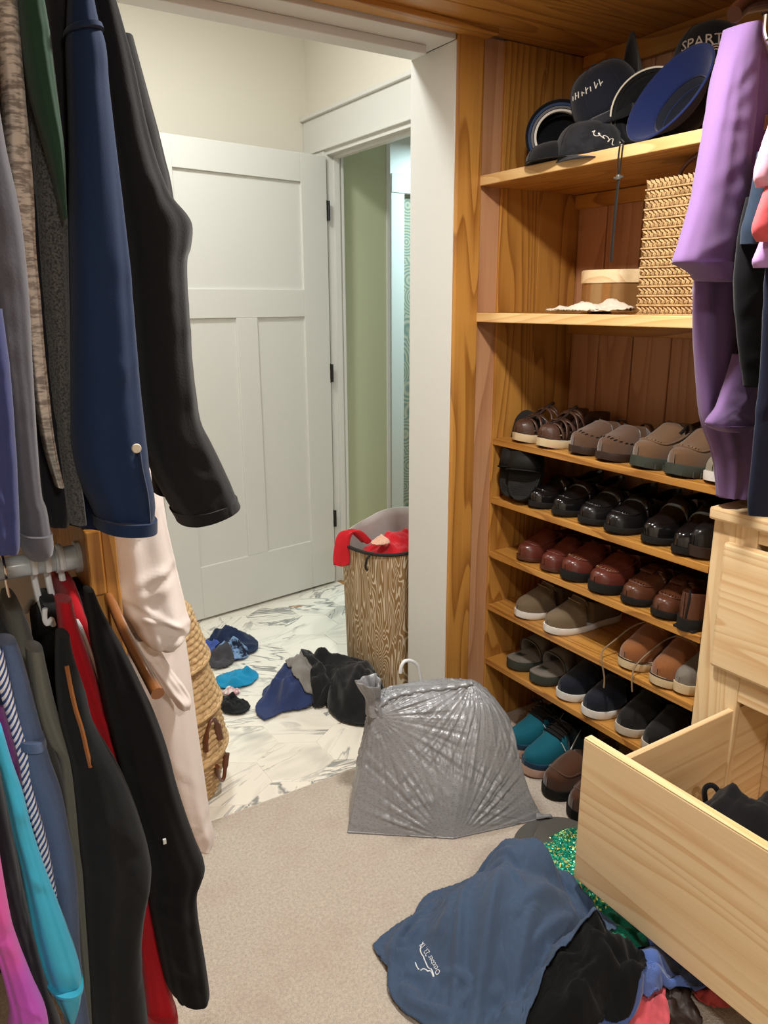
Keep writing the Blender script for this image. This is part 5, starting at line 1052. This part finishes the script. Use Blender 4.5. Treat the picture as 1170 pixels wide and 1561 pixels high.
lump(1.08,.83,.085,.055,.115,.1);lump(.95,.83,.09,.05,.07)
cloth('black','sweatshirt','black sweatshirt bundled in front of the periwinkle one','sweatshirt',fabric('black_sweat','#0e0f11',.2,300,.97,.05),GH,n=54,ex=(1.16,1.22),seed=9,iters=140,tilt=.3,fold=(26,.015,.014))
lump(.985,1.045,.19,.15,.15,.1);lump(1.09,1.11,.11,.11,.15)
tee=cloth('tee','t_shirt','slate blue t-shirt with white date print spread over the heap','shirt',fabric('slate_blue_jersey','#445670',.14,500,.93,.12,.15),GH,n=92,ex=(1.10,1.20),seed=12,iters=120,thick=.002,tilt=.35,eps=.005,fold=(26,.010,.012),org=(1.06,1.18),calm=(.793,1.068,.034,.072),lines=[(0.889, 1.203, 0.666, 1.018), (1.01, 1.16, 0.697, 0.983), (0.932, 1.135, 0.728, 0.91), (1.02, 1.101, 0.742, 0.874), (1.089, 1.033, 0.79, 0.837), (1.125, 0.966, 0.939, 0.935), (1.127, 1.009, 0.967, 0.986), (0.703, 1.062, 0.775, 0.943), (0.748, 1.078, 0.825, 0.943), (0.752, 1.149, 0.844, 1.178), (0.731, 1.143, 0.809, 1.103), (1.052, 1.186, 1.064, 1.073), (1.016, 1.155, 1.006, 1.074), (1.126, 1.139, 1.137, 1.04), (1.122, 1.089, 1.151, 0.971), (0.696, 0.968, 0.702, 1.072), (0.726, 0.922, 0.86, 0.922)])
# printed date and outline on the t-shirt
ink=plain('white_print','#dfe3e6',.7)
v,f=text_mesh('October 23, 17',.019,.0)
A=Vector((.788,1.024));B=Vector((.806,1.112));dr_=(B-A);L_=dr_.length;dr_.normalize();upv=Vector((-dr_.y,dr_.x))
xs=[p[0] for p in v];sc=L_/(max(xs)-min(xs));vv=[]
from mathutils.bvhtree import BVHTree
tb=BVHTree.FromPolygons([Vector(p.co)+tee.location for p in tee.data.vertices],[tuple(p.vertices) for p in tee.data.polygons])
def topz(x,y):
    h=tb.ray_cast(Vector((x,y,1)),Vector((0,0,-1)));return h[0].z if h[0] else .05
for p in v:
    q=A+dr_*((p[0]-min(xs))*sc)+upv*(p[1]*sc);vv.append((q.x,q.y,topz(q.x,q.y)+.0042))
obj('lettering',(vv,f),ink,tee,label='white printed date')
for P in ([(0.813,1.114),(0.798,1.104),(0.793,1.085),(0.786,1.058),(0.787,1.048),(0.781,1.03)],[(0.775,1.09),(0.77,1.067),(0.778,1.064),(0.779,1.051),(0.783,1.047),(0.78,1.031)]):
    Q=catmull(P,26)-np.array([.006,0]);obj('outline_print',MB().tube([(x,y,topz(x,y)+.003) for x,y in Q],.0013,5,.6),ink,tee,smooth=True)
# vestibule floor
GV='clothes dropped on the tile floor'
lump(1.13,2.34,.13,.10,.085,.6)
cloth('v_navy','t_shirt','navy blue t-shirt dropped on the tiles left of the black trousers','shirt',fabric('navy_blue_jersey','#2f3c66',.15,400),GV,n=50,ex=(1.12,1.2),seed=21,iters=130,tilt=.4,fold=(26,.016,.015),fdir=1.0)
cloth('v_grey','shirt','grey shirt lining between the navy t-shirt and the black trousers','shirt',fabric('grey_jersey','#85807b',.15,400),GV,n=34,ex=(1.1,1.2),seed=22,iters=90)
lump(1.25,2.22,.10,.24,.115,.1)
cloth('v_black','trousers','black trousers heaped in front of the laundry hamper','trousers',fabric('black_twill','#1b1b1d',.2,300,.92,.2),GV,n=60,ex=(1.12,1.18),seed=23,iters=150,tilt=.6,fold=(26,.018,.018),fdir=1.5)
lump(1.04,2.86,.09,.07,.045)
cloth('s_navy','shorts','crumpled dark navy shorts farthest on the tiles by the door','shorts',fabric('ink_navy_cotton','#1d2a48',.15,300),GV,n=34,ex=(1.15,1.2),seed=24,iters=90)
cloth('s_pattern','boxer_shorts','navy floral boxer shorts in front of the dark navy shorts','shorts',fabric('navy_floral','#151b31',.1,200,.9,.1,.2,'#7fa0c8',34),GV,n=26,ex=(1.1,1.1),seed=25,iters=60)
cloth('s_blue','sock','bright blue sock beside the floral boxer shorts','sock',fabric('bright_blue_knit','#3f57a8',.2),GV,n=20,ex=(1.1,1.1),seed=26,iters=50)
cloth('s_char','sock','charcoal grey sock above the turquoise underwear','sock',fabric('charcoal_knit','#46444a',.2),GV,n=20,ex=(1.1,1.1),seed=27,iters=50)
cloth('s_teal','underwear','turquoise underwear lying on the tiles','underwear',fabric('turquoise_jersey','#1d8fbd',.12,300,.85,.1,.2),GV,n=30,ex=(1.12,1.12),seed=28,iters=70)
cloth('s_pink','sock','small pink and white sock under the turquoise underwear','sock',fabric('pink_knit','#c98f95',.15,300,.9,.1,.2,'#e5dcd8',50),GV,n=18,ex=(1.1,1.1),seed=29,iters=40)
cloth('s_black','underwear','crumpled black cloth nearest the basket stack on the tiles','underwear',fabric('black_knit','#131315',.15),GV,n=30,ex=(1.15,1.15),seed=30,iters=80)
# clothes inside the hamper, in the drawer, and the white cloth on the shelf
def shift(v,dx,dy,dz,sx=1,sz=1): return [(a[0]*sx+dx,a[1]*sx+dy,a[2]*sz+dz) for a in v]
def loose(outl,name,label,cat,mat,z,n=40,grp=None,rot=(0,0,0),**k):
    global Hm
    keep=Hm.copy();Hm=Hm*0;
    for L in k.pop('lumps',[]): lump(*L)
    v,f=drape(outl,n=n,**k);Hm=keep;c=np.mean(v,0)
    o=obj(name,([(a[0]-c[0],a[1]-c[1],a[2]) for a in v],f),mat,None,smooth=True,ang=180,solid=.003);o.location=(c[0],c[1],z);o.rotation_euler=rot
    return tag(o,label,cat,grp)
redm=fabric('red_jersey','#c4202a',.15,400,.9)
hamp=[(HX+.145*math.cos(a)-.01,HY+.13*math.sin(a)-.02) for a in np.linspace(0,2*PI,14,endpoint=False)]
loose(hamp,'shirt','red jersey filling the top of the hamper','shirt',redm,HZ-.075,44,ex=(1.2,1.3),seed=41,iters=120,lumps=[(HX,HY,.12,.12,.05)])
wp=[(HX+.03+.05*math.cos(a),HY-.07+.05*math.sin(a)) for a in np.linspace(0,2*PI,10,endpoint=False)]
loose([(p[0]+.03,p[1]+.0) for p in wp],'towel','white cloth corner among the red clothes in the hamper','towel',C_['white'],HZ+.015,24,ex=(1.15,1.2),seed=42,iters=60)
loose([(HX-.11+.035*math.cos(a),HY-.05+.03*math.sin(a)) for a in np.linspace(0,2*PI,9,endpoint=False)],'sock','pale peach cloth between the red clothes in the hamper','sock',fabric('peach_jersey','#d8aa92',.1),HZ-.005,20,ex=(1.1,1.2),seed=43,iters=50)
# red garment hanging over the hamper rim
T=thing('shirt','red jersey sleeve hanging over the left rim of the hamper','shirt',(1.32,2.30,.5))
rg=[]
for i,(x,y,z,w_) in enumerate(catmull([(1.392,2.305,.545,.022),(1.352,2.318,.588,.024),(1.322,2.325,.590,.026),(1.303,2.325,.568,.027),(1.294,2.32,.535,.029),(1.288,2.315,.50,.031),(1.285,2.31,.475,.030)],30)):
    ring=[]
    for k in range(28):
        a=2*PI*k/28;c_,s_=math.cos(a),math.sin(a);rip=1+.14*math.sin(5*a+i*.3)+.08*math.sin(3*a-i*.22)
        dx,dy=.84,-.54
        ring.append((x+dx*c_*w_+(-.54)*s_*.012*rip,y+dy*c_*w_+(-.84)*s_*.012*rip,z+.004*math.sin(3*a)))
    rg.append(ring)
obj('sleeve',MB().loft(rg),redm,T,smooth=True,ang=180)
T=loose([(p[0]+.0,p[1]) for p in [(1.20,.88),(1.24,.895),(1.34,.89),(1.40,.87),(1.44,.80),(1.45,.70),(1.45,.52),(1.25,.5),(1.20,.6),(1.19,.75)]],'shirt','black garment bundled inside the open drawer','shirt',fabric('black_drawer_knit','#161619',.2,300),.152,48,ex=(1.14,1.2),seed=44,iters=120,lumps=[(1.36,.74,.14,.17,.235)],fold=(30,.014,.014))
obj('loop',MB().tube(catmull([(1.40-T.location.x,.86-T.location.y,.16),(1.392-T.location.x,.862-T.location.y,.198),(1.40-T.location.x,.852-T.location.y,.212),(1.41-T.location.x,.84-T.location.y,.198),(1.41-T.location.x,.83-T.location.y,.16)],18),.006,8),C_['black'],T,local=True,smooth=True)
loose([(1.50,1.55),(1.56,1.565),(1.585,1.50),(1.59,1.40),(1.575,1.315),(1.525,1.30),(1.49,1.38),(1.485,1.48)],'cloth','folded off-white cloth lying in front of the round box','cloth',fabric('offwhite_linen','#d9cdbb',.1,300),Z2,40,ex=(1.12,1.2),seed=45,iters=100,lumps=[(1.545,1.345,.035,.05,.014),(1.54,1.45,.03,.09,.006)],fold=(16,.009,.012))
# ---------------------------------------------------------------- grey drawstring bag and white hanger
def bagmat():
    t=NT('grey_plastic_film',.33,.5);v=t.coord(rnd=False);vo=t.n('TexVoronoi',{'Vector':t.n('VectorMath',{0:v,1:(120,120,190)},operation='MULTIPLY').outputs[0],'Scale':1.})
    n=t.noise(v,60,3,.6);e=t.smooth(vo.outputs['Distance'],.18,.45)
    t.link(t.mix(t.math('MULTIPLY',t.math('SUBTRACT',1.,e),.3),lin('#94969a'),lin('#5e6064')),'Base Color')
    t.bump(t.math('ADD',t.math('MULTIPLY',e,.35),t.math('MULTIPLY',n,.4)),.3,.002);t.b.inputs['Metallic'].default_value=.15
    return t.m
bgm=bagmat()
_A=[(0.867,1.556,0),(0.904,1.575,0.089),(0.946,1.59,0.199),(0.983,1.6,0.304),(1.017,1.612,0.342),(1.061,1.62,0.350)]
_B=[(1.094,1.38,0),(1.125,1.4,0.109),(1.168,1.43,0.208),(1.21,1.46,0.29),(1.244,1.49,0.332),(1.262,1.52,0.358)]
_C=[(1.358,1.308,0),(1.338,1.35,0.077),(1.332,1.39,0.169),(1.338,1.43,0.236),(1.320,1.475,0.297),(1.285,1.52,0.350)]
_D=[(1.37,1.46,0),(1.362,1.50,.09),(1.355,1.52,.18),(1.345,1.535,.245),(1.315,1.545,.305),(1.28,1.55,.350)]
_E=[(1.2,1.70,0),(1.2,1.70,.1),(1.2,1.69,.2),(1.2,1.67,.28),(1.2,1.63,.33),(1.19,1.60,.352)]
_F=[(.97,1.69,0),(.98,1.69,.1),(1.0,1.68,.2),(1.02,1.67,.30),(1.05,1.655,.335),(1.08,1.63,.348)]
LV=[list(t) for t in zip(_A,_B,_C,_D,_E,_F)]
NS,NVv=480,170;lv=np.array(LV);ring_all=[]
per=NS//6
def bag_pt(i,f):
    e=i//per;u=(i%per)/per;L=catmull(lv[:,e],NVv);L2=catmull(lv[:,(e+1)%6],NVv);k=int(f*(NVv-1));return L[k]*(1-u)+L2[k]*u
LS=[catmull(lv[:,e],NVv) for e in range(6)]
PB=np.zeros((NVv,NS,3))
for e in range(6):
    for q in range(per):
        u=q/per;PB[:,e*per+q]=LS[e]*(1-u)+LS[(e+1)%6]*u
ctr=np.array([1.12,1.54]);
fz=np.linspace(0,1,NVv)[:,None];uu=(np.arange(NS)%per)/per;bul=np.sin(PI*uu)[None,:]*np.sin(PI*np.clip(fz,0,1))**.7
N_=np.zeros_like(PB)
du=np.roll(PB,-1,1)-np.roll(PB,1,1);dv=np.gradient(PB,axis=0);N_=np.cross(du,dv);N_/=np.linalg.norm(N_,axis=-1,keepdims=True)+1e-9
rngb=np.random.default_rng(5)
def rays(C,k,seed,pw=1.0):
    D=PB-np.array(C);r=np.linalg.norm(D,axis=-1);T1=np.cross(N_,np.array([0,0,1.]));T1/=np.linalg.norm(T1,axis=-1,keepdims=True)+1e-9;T2=np.cross(N_,T1)
    an=np.arctan2((D*T2).sum(-1),(D*T1).sum(-1));w=np.sin(an*k+seed)+.7*np.sin(an*k*1.73+seed*2+r*6)+.5*np.sin(an*k*2.9+1+r*11);return w*np.exp(-r/.30)*np.clip(r/.06,0,1)
wr=(.62+.42*np.sin(PB[...,0]*31+PB[...,2]*17+np.sin(PB[...,2]*40)*1.3))*(.0030*rays((1.094,1.38,-.01),41,1)+.0024*rays((.985,1.60,.30),37,2)+.0016*rays((1.35,1.31,-.01),34,3)+.0022*rays((1.262,1.52,.36),33,4)+.0010*rays((.867,1.556,0),29,5))
bulge=.010*bul
wr=wr*np.clip(fz*12,.2,1)
PB=PB+N_*(bulge+wr)[...,None]
# crumple of the top hem band
PB[...,2]=np.maximum(PB[...,2],.001+.004*(fz>0))
T=thing('drawstring_bag','full grey plastic drawstring bag slumped on the carpet before the shelves','bag',(1.11,1.5,0))
obj('body',MB().loft([[tuple(p) for p in r] for r in PB],True,True),bgm,T,smooth=True,ang=180)
hem=[(.985,1.602,.318),(1.04,1.60,.345),(1.12,1.575,.352),(1.20,1.54,.355),(1.26,1.52,.358)]
obj('hem_band',MB().tube(catmull(hem,40),[.012+.003*math.sin(i*1.3)+.002*math.sin(i*2.9) for i in range(40)],10,.6),bgm,T,smooth=True,ang=180)
kn=[];kc=Vector((1.0,1.615,-.012))
for i,(r,z) in enumerate(catmull([(.030,.300),(.024,.325),(.020,.345),(.024,.362),(.031,.385),(.034,.402),(.030,.402),(.022,.385),(.016,.360)],26)):
    kn.append([(kc.x+r*(1+.13*math.sin(7*a+i*.25)+.1*math.sin(4*a))*math.cos(a)-.25*(z-.30),kc.y+r*(1+.13*math.sin(7*a+i*.25))*math.sin(a),z+.006*math.sin(2*a+1)*(i>8)) for a in np.linspace(0,2*PI,40,endpoint=False)])
obj('gathered_neck',MB().loft(kn,True,False),bgm,T,smooth=True,ang=180)
obj('corner_ear',MB().tube(catmull([(1.340,1.318,.012),(1.352,1.306,.014),(1.366,1.297,.016),(1.374,1.292,.013)],14),[.012,.012,.011,.01,.008,.007,.006,.006,.006,.007,.007,.006,.005,.003],8,.7),bgm,T,smooth=True)
P=catmull([(1.185,1.772,.300),(1.187,1.772,.318),(1.198,1.772,.334),(1.215,1.772,.334),(1.236,1.772,.322),(1.252,1.772,.30),(1.262,1.772,.255),(1.268,1.772,.2),(1.27,1.772,.13)],40)
T=thing('clothes_hanger','white plastic hanger standing upside down between the grey bag and the jamb','hanger',(1.27,1.772,0))
obj('hook',MB().tube(P,.0055,10),M['plastic'],T,smooth=True)
obj('arm',MB().tube(catmull([(1.27,1.772,.14),(1.24,1.772,.11),(1.14,1.772,.035),(1.12,1.772,.008)],20),.0055,10),M['plastic'],T,smooth=True);obj('arm',MB().tube(catmull([(1.27,1.772,.14),(1.30,1.772,.11),(1.36,1.772,.035),(1.372,1.772,.008)],20),.0055,10),M['plastic'],T,smooth=True)
